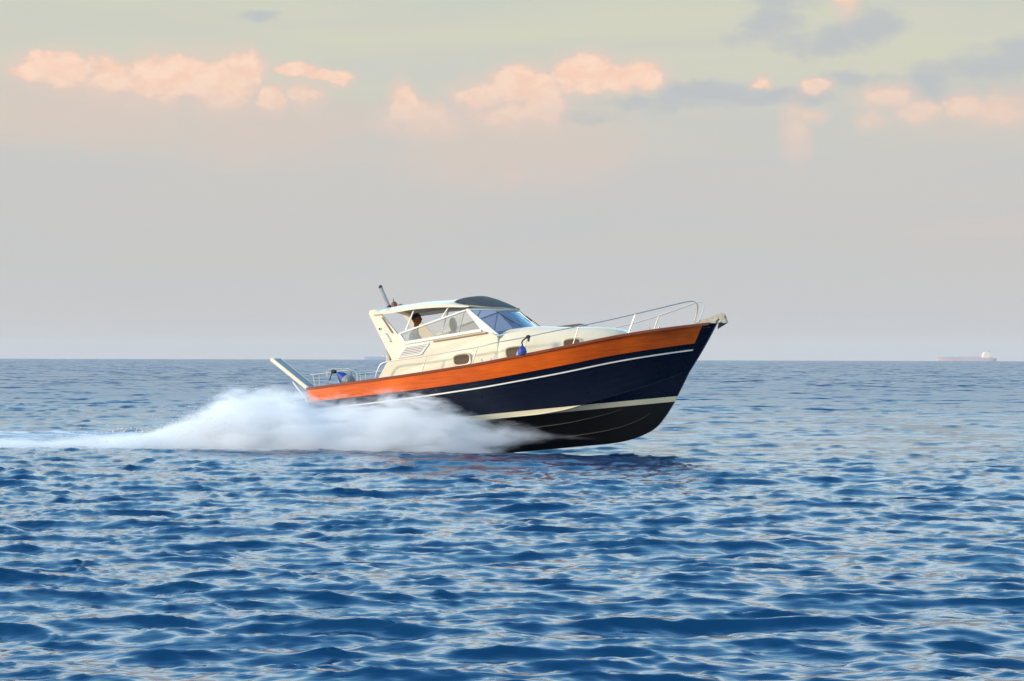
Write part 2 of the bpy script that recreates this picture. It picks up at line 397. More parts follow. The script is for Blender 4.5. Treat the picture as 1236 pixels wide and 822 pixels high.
for side in (1, -1):
    b = MB(); pts = [at(609, 402.3, -.9), at(610, 401.4, -.9), at(635, 399.2, -.82), at(657, 397.8, -.74), at(664, 397.6, -.7), at(664.5, 399, -.7)]
    b.tube([Vector((p.x, p.y * side, p.z)) for p in spline(pts, 5)], .011, 8); b.build('coachroof_hand_rail', M_steel, P)
b = MB(); b.box((5.25, .1, 2.335), (.5, .5, .04)); hb = b.build('deck_hatch', M_port, P, bevel=.01)
# ---- windscreen
def ws(a, bb):
    x = lerp(4.05 + .50 * (1 - bb * bb), 3.49 + .66 * (1 - bb * bb), a); z = lerp(2.255 + .12 * (1 - bb * bb), 2.83 - .055 * (1 - bb * bb), a)
    return Vector((x, -bb * (lerp(1.03, .945, a)), z))
b = MB(); b.grid([[ws(a / 8, -1 + 2 * k / 32) for k in range(33)] for a in range(9)]); wsc = b.build('windscreen', M_wglass, P)
b = MB(); b.tube([ws(1.0, -1 + 2 * k / 32) + Vector((.0, 0, .005)) for k in range(33)], .02, 8); b.tube([ws(0, -1 + 2 * k / 32) + Vector((0, 0, -.01)) for k in range(33)], .018, 8)
b.build('windscreen_frame', M_white, wsc)
for bb in (-.36, .36):
    b = MB(); b.tube([ws(0, bb), ws(1, bb)], .008, 8); b.build('windscreen_mullion', M_grey, wsc)
for bb in (.5, -.15):
    b = MB(); p0 = ws(.02, bb) + Vector((.04, 0, .02)); p1 = ws(.62, bb + .12) + Vector((.03, 0, .015)); b.tube([p0 - Vector((.02, 0, .03)), p0], .02, 8); b.tube([p0, p1], .007, 6); b.tube([ws(.35, bb + .06) + Vector((.018, 0, .01)), ws(.9, bb + .14) + Vector((.018, 0, .01))], .009, 6)
    b.build('wiper', M_dark, wsc)
for side in (1, -1):
    S = lambda p, o=0: Vector((p.x, (p.y - o) * side, p.z))
    # side window: white frame, two panes, mullion
    A, B_, C, D, E = cs(489, 414), cs(482, 403), cs(556.5, 376.3), cs(562.5, 374.6), cs(581.5, 398.6)
    b = MB()
    for p, q, w in ((A, B_, .05), (B_, C, .035), (C, D, .035), (A, E, .06)): bar(b, S(p, .006), S(q, .006), w, .045)
    pl = [cs(561.6, 373.4), cs(565.2, 372.4), cs(602.5, 404.3), cs(591, 401.5), cs(581, 398.5)]
    b.slab([S(p, .016) for p in pl], [S(p, -.035) for p in pl])
    fr = b.build('side_window', M_white, P, smooth=False, bevel=.006)
    m0, m1 = cs(560, 376.5), cs(552.6, 403.4)
    b = MB(); b.slab([S(p, -.004) for p in (A, B_, C, m1)], [S(p, -.012) for p in (A, B_, C, m1)]); b.build('pane', M_glass, fr, smooth=False)
    b = MB(); b.slab([S(p, -.004) for p in (m1, C, D, E)], [S(p, -.012) for p in (m1, C, D, E)]); b.build('pane', M_glass, fr, smooth=False)
    b = MB(); bar(b, S(m1, .0), S(m0, 0), .016, .02); b.build('mullion', principled('mullion_bar', (.5, .45, .38), .4), fr)
    # slanting supports between window and roof
    for a0, a1 in (((499.8, 372.5), (488.8, 400)), ((541.2, 370.5), (532, 385))):
        b = MB(); b.tube([S(cs(*a0), -.02), S(cs(*a1), -.02)], .014, 8); b.build('roof_strut', M_white, P)
# ---- hard top
edge_px = [(449, 379.8), (462, 379), (480, 376.6), (500, 373.2), (520, 371.4), (541, 370.6), (556, 372), (566, 372.6)]
ep = [solve(u, v, lambda x, z: .97) for u, v in edge_px]
ez = pchip([p.x for p in ep], [p.z for p in ep]); x0, x1 = ep[0].x, ep[-1].x
zroof = pchip([1.45, 1.83, 2.42, 3.1, 3.44, 3.66, 3.95, 4.15], [3.09, 3.135, 3.142, 3.115, 3.125, 3.06, 2.92, 2.80])
def crown(a): return max(-.2, zroof(lerp(x0, x1, a) + .68 * max(0, (a - .25) / .75) ** 1.3) - ez(lerp(x0, x1, a)) - .055)
print('crown', [round(crown(k / 10), 3) for k in range(11)], 'edge', [(round(p.x, 2), round(p.z, 2)) for p in ep])
def roof(a, bb, off=0.):
    x = lerp(x0, x1, a) + .68 * (1 - bb * bb) * max(0, (a - .25) / .75) ** 1.3
    z = ez(lerp(x0, x1, a)) + .055 + crown(a) * (1 - abs(bb) ** 2.4)
    return Vector((x, bb * .975, z + off))
NA = 36
b = MB(); rows = []
for i in range(NA + 1):
    a = i / NA
    r = [roof(a, -1 + 2 * k / 30) for k in range(31)]
    tk = .05 - .03 * max(0, (a - .8) / .2); lo = [roof(a, 1 - 2 * k / 30) + Vector((0, 0, -tk)) for k in range(31)]
    lo = [Vector((p.x, p.y * .97, p.z)) for p in lo]
    e1, e0 = r[-1], r[0]
    rows.append(r + [e1 + Vector((0, .004, -tk * 1.2))] + lo + [e0 + Vector((0, -.004, -tk * 1.2))])
b.grid(rows, close_u=True); n = len(rows[0])
b.f.append(tuple(range(n))); b.f.append(tuple(len(b.v) - n + k for k in range(n)))
b.build('hard_top', M_gel, P)
b = MB(); b.grid([[roof(.03 + .9 * i / 20, (-1 + 2 * k / 20) * .93, -.056) for k in range(21)] for i in range(21)]); b.build('headliner', M_roofin, P)
b = MB(); rows = []
for i in range(25):
    a = .735 + .262 * i / 24; w = .93 * (1 - abs(1 - 2 * (i / 24)) ** 3.2) ** .35 if 0 < i < 24 else .25
    rows.append([roof(a, w * (-1 + 2 * k / 24), .012) for k in range(25)])
b.grid(rows); b.build('sunroof_canvas', M_canvas, P)
# arch cross beam
b = MB(); t0 = cs(452, 376.5)
b.tube([(t0.x + .02, y, ez(t0.x) + .02 + .10 * (1 - (y / .95) ** 2)) for y in [-.93 + 1.86 * k / 12 for k in range(13)]], .06, 10); b.build('arch_beam', M_gel, P)
# antenna, horn and light on the roof
b = MB(); a0, a1 = at(469.7, 370.5, -.25), at(459.4, 346.5, -.25); b.tube([a0, a0.lerp(a1, .5), a1], .035, 10); an = b.build('antenna', M_antenna, P)
b = MB(); b.sphere(a1, .042, 10, 6); b.build('antenna_cap', M_dark, an); b = MB(); b.tube([a0 - (a1 - a0) * .08, a0 + (a1 - a0) * .06], .047, 10); b.build('antenna_foot', M_dark, an)
b = MB(); c = at(476, 368.5, -.25); b.tube([c - Vector((.0, 0, .06)), c], .06, 12); b.sphere(c + Vector((0, 0, .02)), .062, 12, 8); b.tube([c + Vector((.05, 0, -.02)), c + Vector((.16, 0, -.02))], .02, 8, r2=.035)
b.build('horn', M_brown, P)
b = MB(); b.tube([c, c + Vector((-.01, 0, .14))], .008, 6); b.build('light_mast', M_dark, P); b = MB(); b.tube([c + Vector((.1, 0, -.05)), c + Vector((.24, 0, -.03))], .008, 6); b.build('horn_bracket', M_dark, P)

# ---- stainless rails
yr = lambda x, z: max(.02, Bf(min(x, 8.0)) - .09)
rs = lambda u, v: solve(u, v, yr)
rail_px = [(452.3, 458.5), (455, 449), (459, 440.5), (465, 437.2), (474, 435.6), (490, 433.4), (514.6, 429.6), (550, 423.4), (576.4, 419), (597.5, 413.8), (634, 407), (661, 401.2), (699, 393.6), (735, 386.2), (767, 378.9), (800, 371), (826, 364.8), (834, 363.6), (839.5, 364.8), (842.2, 369.5), (841, 378), (837.8, 389.5)]
rp = [rs(u, v) for u, v in rail_px]
for i in range(17, len(rp)): rp[i] = at(*rail_px[i], rp[16].y + .0 + .045 * (i - 16))
for side in (1, -1):
    S = lambda p, o=0: Vector((p.x, (p.y - o) * side, p.z))
    b = MB(); b.tube([S(p) for p in spline(rp, 5)], .0105, 8); rr = b.build('bow_rail', M_steel, P)
    for (t_, b_) in (((514.6, 430), (509.3, 450)), ((576.4, 419.2), (569.8, 440)), ((636.3, 407), (631, 429)), ((698.8, 393.7), (690.5, 418)), ((767, 379), (757.2, 403.2))):
        p = rs(*t_); q = rs(*b_); q.y = p.y - .01
        b = MB(); b.tube([S(p), S(q)], .0095, 8); b.tube([S(q) + Vector((0, 0, 0)), S(q) + Vector((0, 0, .02))], .028, 10); b.build('stanchion', M_steel, rr)
    # aft pulpit
    ar = lambda x, z: 1.14
    pts = [solve(u, v, ar) for u, v in ((374, 452.6), (387, 451.2), (400.7, 449.4), (414, 447.6), (424, 446.8), (429, 448.2), (431, 452), (431.7, 461))]
    b = MB(); b.tube([S(p) for p in spline(pts, 5)], .011, 8); sr = b.build('stern_rail', M_steel, P)
    for u0, v0, u1, v1 in ((377.5, 452.4, 380.5, 468), (385, 451.6, 386, 467)):
        b = MB(); b.tube([S(solve(u0, v0, ar)), S(solve(u1, v1, ar))], .0095, 8); b.build('stanchion', M_steel, sr)
    # mooring cleats
    for x in (.75, 7.15, 3.9):
        y = -(Bf(x) - .14); z = Zs(x) + .02; b = MB()
        b.tube([S(Vector((x - .03, y, z - .08))), S(Vector((x - .11, y, z + .06)))], .012, 6); b.tube([S(Vector((x + .03, y, z - .08))), S(Vector((x + .10, y, z + .06)))], .012, 6); b.box(S(Vector((x, y, z - .02))), (.14, .05, .05)); b.build('mooring_cleat', M_steel, P)
b = MB(); b.tube(spline([(-.02, -.2, 1.64), (-.03, -.2, 1.95), (-.03, 0, 2.0), (-.03, .6, 2.0), (-.03, .95, 1.98), (0, 1.1, 1.62)], 5), .013, 8); b.build('stern_cross_rail', M_steel, P)
# windlass on the foredeck
b = MB(); b.tube([(7.55, -.1, 2.02), (7.55, .1, 2.02)], .06, 12); b.box((7.5, 0, 1.99), (.25, .2, .05)); b.tube([(7.3, 0, 1.98), (7.3, 0, 2.08)], .035, 10); b.build('windlass', M_steel, P)

# ---- gangway plank hoisted at the transom
pk0, pk1 = at(372.5, 472, -.9), at(326.5, 434.8, -.9)
d = (pk1 - pk0).normalized(); up = Vector((-d.z, 0, d.x)) * -1
if up.z < 0: up = -up
b = MB(); rows = []
for y in (-.9, -.5): pass
def pkbox(y0, y1, h0, h1, e=0.0):
    m = MB(); vs_ = []
    for p in (pk0 + d * e, pk1 - d * e):
        for y in (y0, y1):
            for h in (h0, h1): vs_.append(Vector((p.x, y, p.z)) + up * h)
    m.add(vs_, [(0, 1, 3, 2), (4, 6, 7, 5), (0, 4, 5, 1), (2, 3, 7, 6), (0, 2, 6, 4), (1, 5, 7, 3)]); return m
gp = pkbox(-.87, -.53, .0, .045, .02).build('gangway_plank', M_plank, P, smooth=False)
m = pkbox(-.9, -.865, -.015, .06); m2 = pkbox(-.535, -.5, -.015, .06)
m.add(m2.v, m2.f); m.box(pk1 + Vector((0, .2, 0)) + up * .02, (.03, .4, .07), ry=-math.atan2(d.z, d.x)); m.build('side_beam', M_gel, gp, bevel=.008)
b = MB(); b.tube([at(353.5, 461, -.87), at(371.5, 485, -.87)], .016, 8); b.build('plank_strut', M_white, gp); b = MB(); b.tube([at(353.5, 461, -.53), at(371.5, 485, -.53)], .016, 8); b.build('plank_strut', M_white, gp)

# ---- inside the wheelhouse
b = MB(); b.box((3.55, 0, 2.08), (.75, 1.86, .36), ry=.05); b.box((3.35, -.38, 2.25), (.35, .55, .16), ry=.3); b.build('dashboard', M_gel, P, bevel=.03)
b = MB(); c = Vector((2.92, -.38, 2.26)); Rw = Matrix.Rotation(radians(-62), 3, 'Y'); rim = [c + Rw @ Vector((.19 * cos(a * pi / 12), .19 * sin(a * pi / 12), 0)) for a in range(25)]
b.tube(rim, .014, 8, cap=False)
for k in range(3): b.tube([c, c + Rw @ Vector((.19 * cos(k * 2.094 + .5), .19 * sin(k * 2.094 + .5), 0))], .009, 6)
b.tube([c, c + Vector((.35, 0, -.1))], .02, 8); b.build('steering_wheel', M_dark, P)
def seat(x, y, hx=None, hz_=2.28):
    b = MB(); b.box((x, y, 1.36), (.12, .12, .4)); b.build('seat_pedestal', M_steel, P)
    b = MB(); b.box((x, y, 1.62), (.48, .5, .14)); b.box((x - .2, y, (1.68 + hz_ - .14) / 2), (.11, .48, hz_ - .14 - 1.68), ry=-.08); b.build('seat', principled('beige_seat_vinyl', (.55, .47, .36), .55, var=.1), P, bevel=.035)
    b = MB(); b.sphere((x - .25, y, hz_), .14, 14, 9, (.5, 1, 1.1)); b.tube([(x - .23, y, hz_ - .2), (x - .25, y, hz_ - .1)], .02, 6); b.build('headrest', principled('headrest_vinyl', (.40, .32, .23), .55), P)
hr = at(547, 392, .42); seat(hr.x + .25, .42, hz_=hr.z); seat(1.75, -.38)

# ------------------------------------------------------------------ PERSON at the helm
def skin_body(name, verts, edges, radii, mat, parent, root=0, sub=2, **props):
    me = bpy.data.meshes.new(name); me.from_pydata([tuple(v) for v in verts], edges, []); me.materials.append(mat)
    o = new_obj(name, me, parent, **props); m = o.modifiers.new('skin', 'SKIN'); m.use_smooth_shade = True
    for i, r in enumerate(radii):
        sv = me.skin_vertices[0].data[i] if me.skin_vertices else None
        if sv: sv.radius = (r if isinstance(r, tuple) else (r, r)); sv.use_root = (i == root)
    s = o.modifiers.new('subsurf', 'SUBSURF'); s.levels = sub; s.render_levels = sub
    return o
def ensure_skin(me):
    if not me.skin_vertices:
        bm = bmesh.new(); bm.from_mesh(me); bm.verts.layers.skin.verify(); bm.to_mesh(me); bm.free()
def skin_obj(name, verts, edges, radii, mat, parent, root=0, sub=2, **props):
    me = bpy.data.meshes.new(name); me.from_pydata([tuple(v) for v in verts], edges, []); me.materials.append(mat); ensure_skin(me)
    for i, r in enumerate(radii):
        sv = me.skin_vertices[0].data[i]; sv.radius = (r if isinstance(r, tuple) else (r, r)); sv.use_root = (i == root)
    o = new_obj(name, me, parent, **props); m = o.modifiers.new('skin', 'SKIN'); m.use_smooth_shade = True
    s = o.modifiers.new('subsurf', 'SUBSURF'); s.levels = sub; s.render_levels = sub
    return o
hd = at(503, 385, -.38)
person = new_obj('person', None, label='short-haired person in a white shirt steering, seen behind the side window', category='person')
foot0 = Vector((hd.x - .12, -.38, 1.16))
person.matrix_world = BM @ Matrix.Translation(foot0)
hz = hd.z - foot0.z                               # head centre above the sole
sh = hz - .30; hip = sh - .50
V = []; Eg = []; Rd = []
def add(p, r, par=None):
    V.append(Vector(p)); Rd.append(r)
    if par is not None: Eg.append((par, len(V) - 1))
    return len(V) - 1
pel = add((-.03, 0, hip), (.12, .16)); wai = add((-.02, 0, hip + .2), (.11, .145), pel); che = add((.02, 0, sh - .1), (.125, .17), wai); ne = add((.065, 0, sh + .05), .065, che); hb_ = add((.10, 0, sh + .14), .052, ne)
for s in (-1, 1):
    so = add((.03, .17 * s, sh - .03), .062, che); el = add((.17, .24 * s, sh - .30), .046, so); wr = add((.40, .13 * s, sh - .25), .030, el); pa = add((.47, .12 * s, sh - .235), (.030, .02), wr)
    hi = add((-.02, .09 * s, hip - .08), .095, pel); kn = add((.06, .10 * s, hip * .5), .062, hi); ak = add((0, .10 * s, .09), .042, kn); to = add((.16, .11 * s, .035), .035, ak)
body = skin_obj('body', V, Eg, Rd, M_shirt, person, root=0)
# trousers over the legs
V2 = []; Eg = []; Rd2 = []; V = V2; Rd = Rd2
pel = add((-.03, 0, hip + .02), (.128, .168))
for s in (-1, 1):
    hi = add((-.02, .09 * s, hip - .08), .104, pel); kn = add((.06, .10 * s, hip * .5), .072, hi); ak = add((0, .10 * s, .10), .055, kn)
skin_obj('trousers', V, Eg, Rd, M_trouser, person)
# head with nose, ears, eyes
b = MB(); hc = Vector((.12, 0, hz)); rows = []
for i in range(25):
    zz = -1 + 2 * i / 24; r = []
    for k in range(32):
        a = 2 * pi * k / 32; rad = sqrt(max(0.0, 1 - abs(zz) ** 2.3))
        w = .078 * (1 - .28 * max(0, -zz) ** 1.5); l = .098 * (1 - .10 * max(0, -zz))
        x = cos(a) * rad * l + (.012 * max(0, -zz)); y = sin(a) * rad * w; z = zz * .118
        if cos(a) > .93: x += .024 * math.exp(-((zz + .12) / .16) ** 2) + .006 * math.exp(-((zz + .48) / .07) ** 2) - .006 * math.exp(-((zz - .12) / .1) ** 2)
        if cos(a) > .75: x += .008 * math.exp(-((zz + .8) / .12) ** 2)
        r.append(hc + Vector((x, y, z)))
    rows.append(r)
b.grid(rows, close_u=True)
for s in (-1, 1): b.sphere(hc + Vector((-.005, .078 * s, -.005)), .03, 10, 6, (.6, .35, 1.05))
b.tube([hc + Vector((-.02, 0, -.16)), hc + Vector((-.01, 0, -.06))], .052, 12); hdo = b.build('head', M_skin, person)
for s in (-1, 1): b = MB(); b.sphere(hc + Vector((.083, .032 * s, .012)), .012, 10, 6); b.build('eye', M_dark, hdo)
b = MB(); rows = []
for i in range(15):
    zz = 1 - i / 14 * 1.1; r = []
    for k in range(32):
        a = 2 * pi * k / 32; rad = sqrt(max(0, 1 - abs(zz) ** 2.3)); fr_ = max(0, cos(a))
        z_ = max(zz, .42 * fr_ ** .5 if cos(a) > 0 else -9); rad = sqrt(max(0, 1 - abs(z_) ** 2.3))
        r.append(hc + Vector((cos(a) * rad * .102 - .004, sin(a) * rad * .082, z_ * .122)))
    rows.append(r)
b.grid(rows, close_u=True, flip=True); b.build('hair', M_hair, person)
# hands: palm and five curled fingers on the wheel rim
for s in (-1, 1):
    V = []; Eg = []; Rd = []
    pz = sh - .235; w0 = add((.43, .125 * s, pz - .005), (.024, .018)); pm = add((.475, .12 * s, pz), (.034, .015), w0)
    for k, (dy, ln) in enumerate(((-.03, .030), (-.010, .034), (.010, .032), (.029, .025))):
        a = add((.50, (.12 + dy) * s, pz + .002), .0095, pm); c_ = add((.50 + ln, (.12 + dy) * s, pz - .004), .009, a); e_ = add((.505 + ln, (.12 + dy) * s, pz - .03), .008, c_); add((.49 + ln, (.12 + dy) * s, pz - .045), .0075, e_)
    t_ = add((.46, (.12 - .035) * s, pz - .008), .011, pm); t2 = add((.485, (.12 - .055) * s, pz - .025), .010, t_); add((.51, (.12 - .055) * s, pz - .038), .009, t2)
    skin_obj('hand', V, Eg, Rd, M_skin, person, sub=1)
for s in (-1, 1):
    b = MB(); b.tube([(-.07, .10 * s, .035), (.0, .10 * s, .05), (.10, .108 * s, .04), (.19, .112 * s, .03)], [.038, .046, .042, .026], 10); b.build('shoe', M_dark, person)

# ------------------------------------------------------------------ fenders, anchor (things carried by the boat)
def on_boat(name, p, **kw):
    e = new_obj(name, None, **kw); e.matrix_world = BM @ Matrix.Translation(p); return e
# blue fender hanging from the side rail
tp = rs(637.5, 406.5); bt = rs(632, 424.5); bt.y = tp.y - .09
fo = on_boat('fender', bt, label='blue fender hanging by its rope on the side rail before the middle porthole', category='fender', group='blue fenders')
b = MB(); b.tube([(0, 0, -.09), (0, 0, -.06), (0, 0, 0), (.01, 0, .07), (.02, 0, .11)], [.02, .075, .088, .07, .02], 14); b.build('fender_bag', M_blue, fo)
b = MB(); b.tube([(-.11, .02, -.12), (-.09, .02, -.05), (-.04, .02, .04), (0, .02, .12)], [.03, .05, .04, .015], 10); b.build('fender_tail', principled('pale_blue_vinyl', (.22, .32, .5), .5), fo)
dl = tp - bt; b = MB(); b.tube(spline([(.02, 0, .11), (.02, .0, .2), tuple(dl)], 4), .014, 6); b.sphere(tuple(dl), .045, 10, 7, (1.1, .8, .8)); b.tube([dl + Vector((.03, 0, .02)), dl + Vector((.0, -.02, -.09))], .02, 6); b.build('rope', M_rope, fo)
# stern fender
bt = at(416.5, 456.5, -.55); tp = at(403, 448.4, -1.14)
fo = on_boat('fender', bt, label='blue and grey ball fender lying inside the stern rail', category='fender', group='blue fenders')
b = MB(); b.tube([(-.20, 0, .16), (-.16, 0, .13), (-.06, 0, .04), (.0, 0, -.04)], [.012, .03, .10, .13], 16); b.build('fender_bag', M_blue, fo)
b = MB(); b.sphere((.06, 0, -.06), .155, 16, 10, (1, 1, .85)); b.build('fender_ball', M_grey, fo)
on = on_boat('rope_knot', tp, label='dark rope knotted round the top of the stern rail', category='rope')
b = MB(); b.sphere((0, -.02, .0), .05, 10, 7, (1.2, .8, .9)); b.sphere((.03, .0, -.01), .035, 8, 6); b.tube([(-.01, -.02, 0), (-.06, -.03, -.08), (-.10, -.03, -.17)], .010, 6); b.build('rope', M_rope, on)
# anchor in the bow roller
ap = at(866, 388, 0)
an = on_boat('anchor', ap, label='galvanised anchor stowed in the roller at the tip of the bow', category='anchor')
L_ = lambda u, v, y=0: at(u, v, y) - ap
b = MB(); b.tube([L_(855, 386), L_(866, 382.5), L_(875, 383)], .022, 8); b.build('shank', M_anchor, an)
b = MB()
for s in (-1, 1):
    b.add([L_(876, 381), L_(878, 390), L_(866, 397.5), L_(869, 390) + Vector((0, .12 * s, 0)), L_(876, 390) + Vector((0, .09 * s, 0)), L_(873, 386)], [(0, 1, 4), (1, 2, 3, 4), (2, 5, 3), (5, 0, 4, 3), (0, 5, 2, 1)])
b.build('fluke', M_anchor, an, smooth=False)

# ------------------------------------------------------------------ SEA
def tile(L, N, lmin, lmax, rms, seed, spread=2.0, wind=radians(82), chop=1.0, p=3.2):
    rg = np.random.RandomState(seed); k1 = np.fft.fftfreq(N, L / N) * 2 * pi; KX, KY = np.meshgrid(k1, k1); K = np.hypot(KX, KY); K[0, 0] = 1
    lam = 2 * pi / K; ct = np.abs(KX * cos(wind) + KY * sin(wind)) / K
    S = K ** -(p) * (ct ** spread + .035); w = np.clip((lam - lmin * .8) / (lmin * .4), 0, 1) * np.clip((lmax * 1.25 - lam) / (lmax * .5), 0, 1); S = S * w; S[0, 0] = 0
    A = (rg.randn(N, N) + 1j * rg.randn(N, N)) * np.sqrt(S)
    h = np.fft.ifft2(A).real; sc = rms / h.std(); A = A * sc
    h = np.fft.ifft2(A).real; dx = np.fft.ifft2(1j * KX / K * A).real * chop; dy = np.fft.ifft2(1j * KY / K * A).real * chop
    return L, N, np.stack([h, dx, dy], -1)
def sample(T, x, y, ang):
    L, N, A = T; c, s = cos(ang), sin(ang); u = ((c * x + s * y) / L * N) % N; v = ((-s * x + c * y) / L * N) % N
    i0 = np.floor(u).astype(int) % N; j0 = np.floor(v).astype(int) % N; fu = (u - np.floor(u))[..., None]; fv = (v - np.floor(v))[..., None]; i1 = (i0 + 1) % N; j1 = (j0 + 1) % N
    r = A[j0, i0] * (1 - fu) * (1 - fv) + A[j0, i1] * fu * (1 - fv) + A[j1, i0] * (1 - fu) * fv + A[j1, i1] * fu * fv
    h, dx, dy = r[..., 0], r[..., 1], r[..., 2]; return h, c * dx - s * dy, s * dx + c * dy
def sstep(a, b_, x): t = np.clip((x - a) / (b_ - a), 0, 1); return t * t * (3 - 2 * t)
bands = [(tile(211, 512, 8, 42, .034, 1, 3), 0.05, None), (tile(67, 512, 1.4, 8, .0185, 2, 4), -.07, (500, 1900)),
         (tile(18.7, 640, .26, 1.6, .0165, 3, 6, p=2.65), .13, (160, 520)), (tile(5.3, 512, .07, .28, .0046, 4, 4.0), -.2, (26, 70))]
# rows by distance, columns by bearing; the sheet is a full disc out to 9 km
r = [1.0]
while r[-1] < 9000:
    d_ = r[-1]; r.append(d_ + (.35 if d_ < 8.5 else max(.032, .0031 * d_)))
r = np.array(r)
fine = np.arange(-19.5, 19.5001, .062); coarse = np.concatenate([np.arange(19.5 + 1, 19.5 + 8, 1.), np.arange(30, 330, 5.), np.arange(332, 340.4, 1.)])
ang = np.radians(np.concatenate([fine, coarse])); NR, NC = len(r), len(ang)
RR, AA = np.meshgrid(r, ang, indexing='ij'); X = RR * np.sin(AA); Y = RR * np.cos(AA)
H = np.zeros_like(X); DX = np.zeros_like(X); DY = np.zeros_like(X)
# calmer / rougher patches of wind
gust = sample(tile(900, 256, 25, 300, .22, 9, .3, p=3), X, Y * .8, .4)[0]
for T, a_, fd in bands:
    h, dx, dy = sample(T, X * (1 if fd is None else .66), Y, a_); w = 1.0 if fd is None else 1 - sstep(fd[0], fd[1], RR)
    g = np.clip(1 + gust * (1 if T[0] < 100 else .3), .55, 1.5) if fd else 1.0
    H += h * w * g; DX += dx * w * g; DY += dy * w * g
inner = sstep(2, 7, RR); H *= inner; DX *= inner; DY *= inner
# --- the boat's own disturbance: hollow along the hull and a low wake ridge astern
bx = (X - ROOT.x) * cos(psi) - (Y - ROOT.y) * sin(psi); by = (X - ROOT.x) * sin(psi) + (Y - ROOT.y) * cos(psi)
hullm = sstep(-.6, .3, bx) * (1 - sstep(5.3, 6.6, bx)) * (1 - sstep(.8, 1.9, np.abs(by)))
H -= hullm * .10
aft = sstep(1.2, -2.5, bx); wk = np.abs(by) - (1.3 + .05 * np.maximum(0, -bx)); ridge = np.exp(-(wk / .55) ** 2) * aft * np.exp(np.minimum(0, bx) / 25)
H += ridge * .10
# foam mask
side_f = sstep(5.2, 3.2, bx) * np.exp(-((np.abs(by) - 1.75 - .12 * np.maximum(0, 4 - bx)) / (.42 + .10 * np.clip(4 - bx, 0, 12))) ** 2)
wake_f = aft * (1 - sstep(1.2 + .09 * np.maximum(0, -bx), 2.2 + .12 * np.maximum(0, -bx), np.abs(by))) * np.exp(np.minimum(0, bx) / 40)
bow_f = .55 * sstep(2.2, 3.2, bx) * (1 - sstep(4.6, 5.4, bx)) * np.exp(-((np.abs(by) - .95) / .45) ** 2)
foam = np.clip(bow_f + side_f * sstep(7, 2, np.maximum(bx, 2)) + wake_f, 0, 1) * .60 * (np.abs(bx) < 60)
Z = H - RR ** 2 / (2 * RE)
co = np.stack([X + DX, Y + DY, Z], -1).reshape(-1, 3); co = np.vstack([co, [[0, 0, 0]]]).astype(np.float32)
idx = np.arange(NR * NC).reshape(NR, NC); a_ = idx[:-1, :]; b_ = np.roll(idx, -1, 1)[:-1, :]; c_ = np.roll(idx, -1, 1)[1:, :]; d_ = idx[1:, :]
quads = np.stack([a_, d_, c_, b_], -1).reshape(-1, 4); tris = np.stack([np.roll(idx[0], -1), np.full(NC, NR * NC), idx[0]], -1)
me = bpy.data.meshes.new('sea_water'); nq, nt3 = len(quads), len(tris)
me.vertices.add(len(co)); me.vertices.foreach_set('co', co.ravel()); me.loops.add(nq * 4 + nt3 * 3)
me.loops.foreach_set('vertex_index', np.concatenate([quads.ravel(), tris.ravel()]).astype(np.int32)); me.polygons.add(nq + nt3)
me.polygons.foreach_set('loop_start', np.concatenate([np.arange(nq) * 4, nq * 4 + np.arange(nt3) * 3]).astype(np.int32))
me.update(calc_edges=True); me.validate(); me.polygons.foreach_set('use_smooth', np.ones(len(me.polygons), bool))
at_ = me.attributes.new('foam', 'FLOAT', 'POINT'); at_.data.foreach_set('value', np.append(foam.ravel(), 0).astype(np.float32))
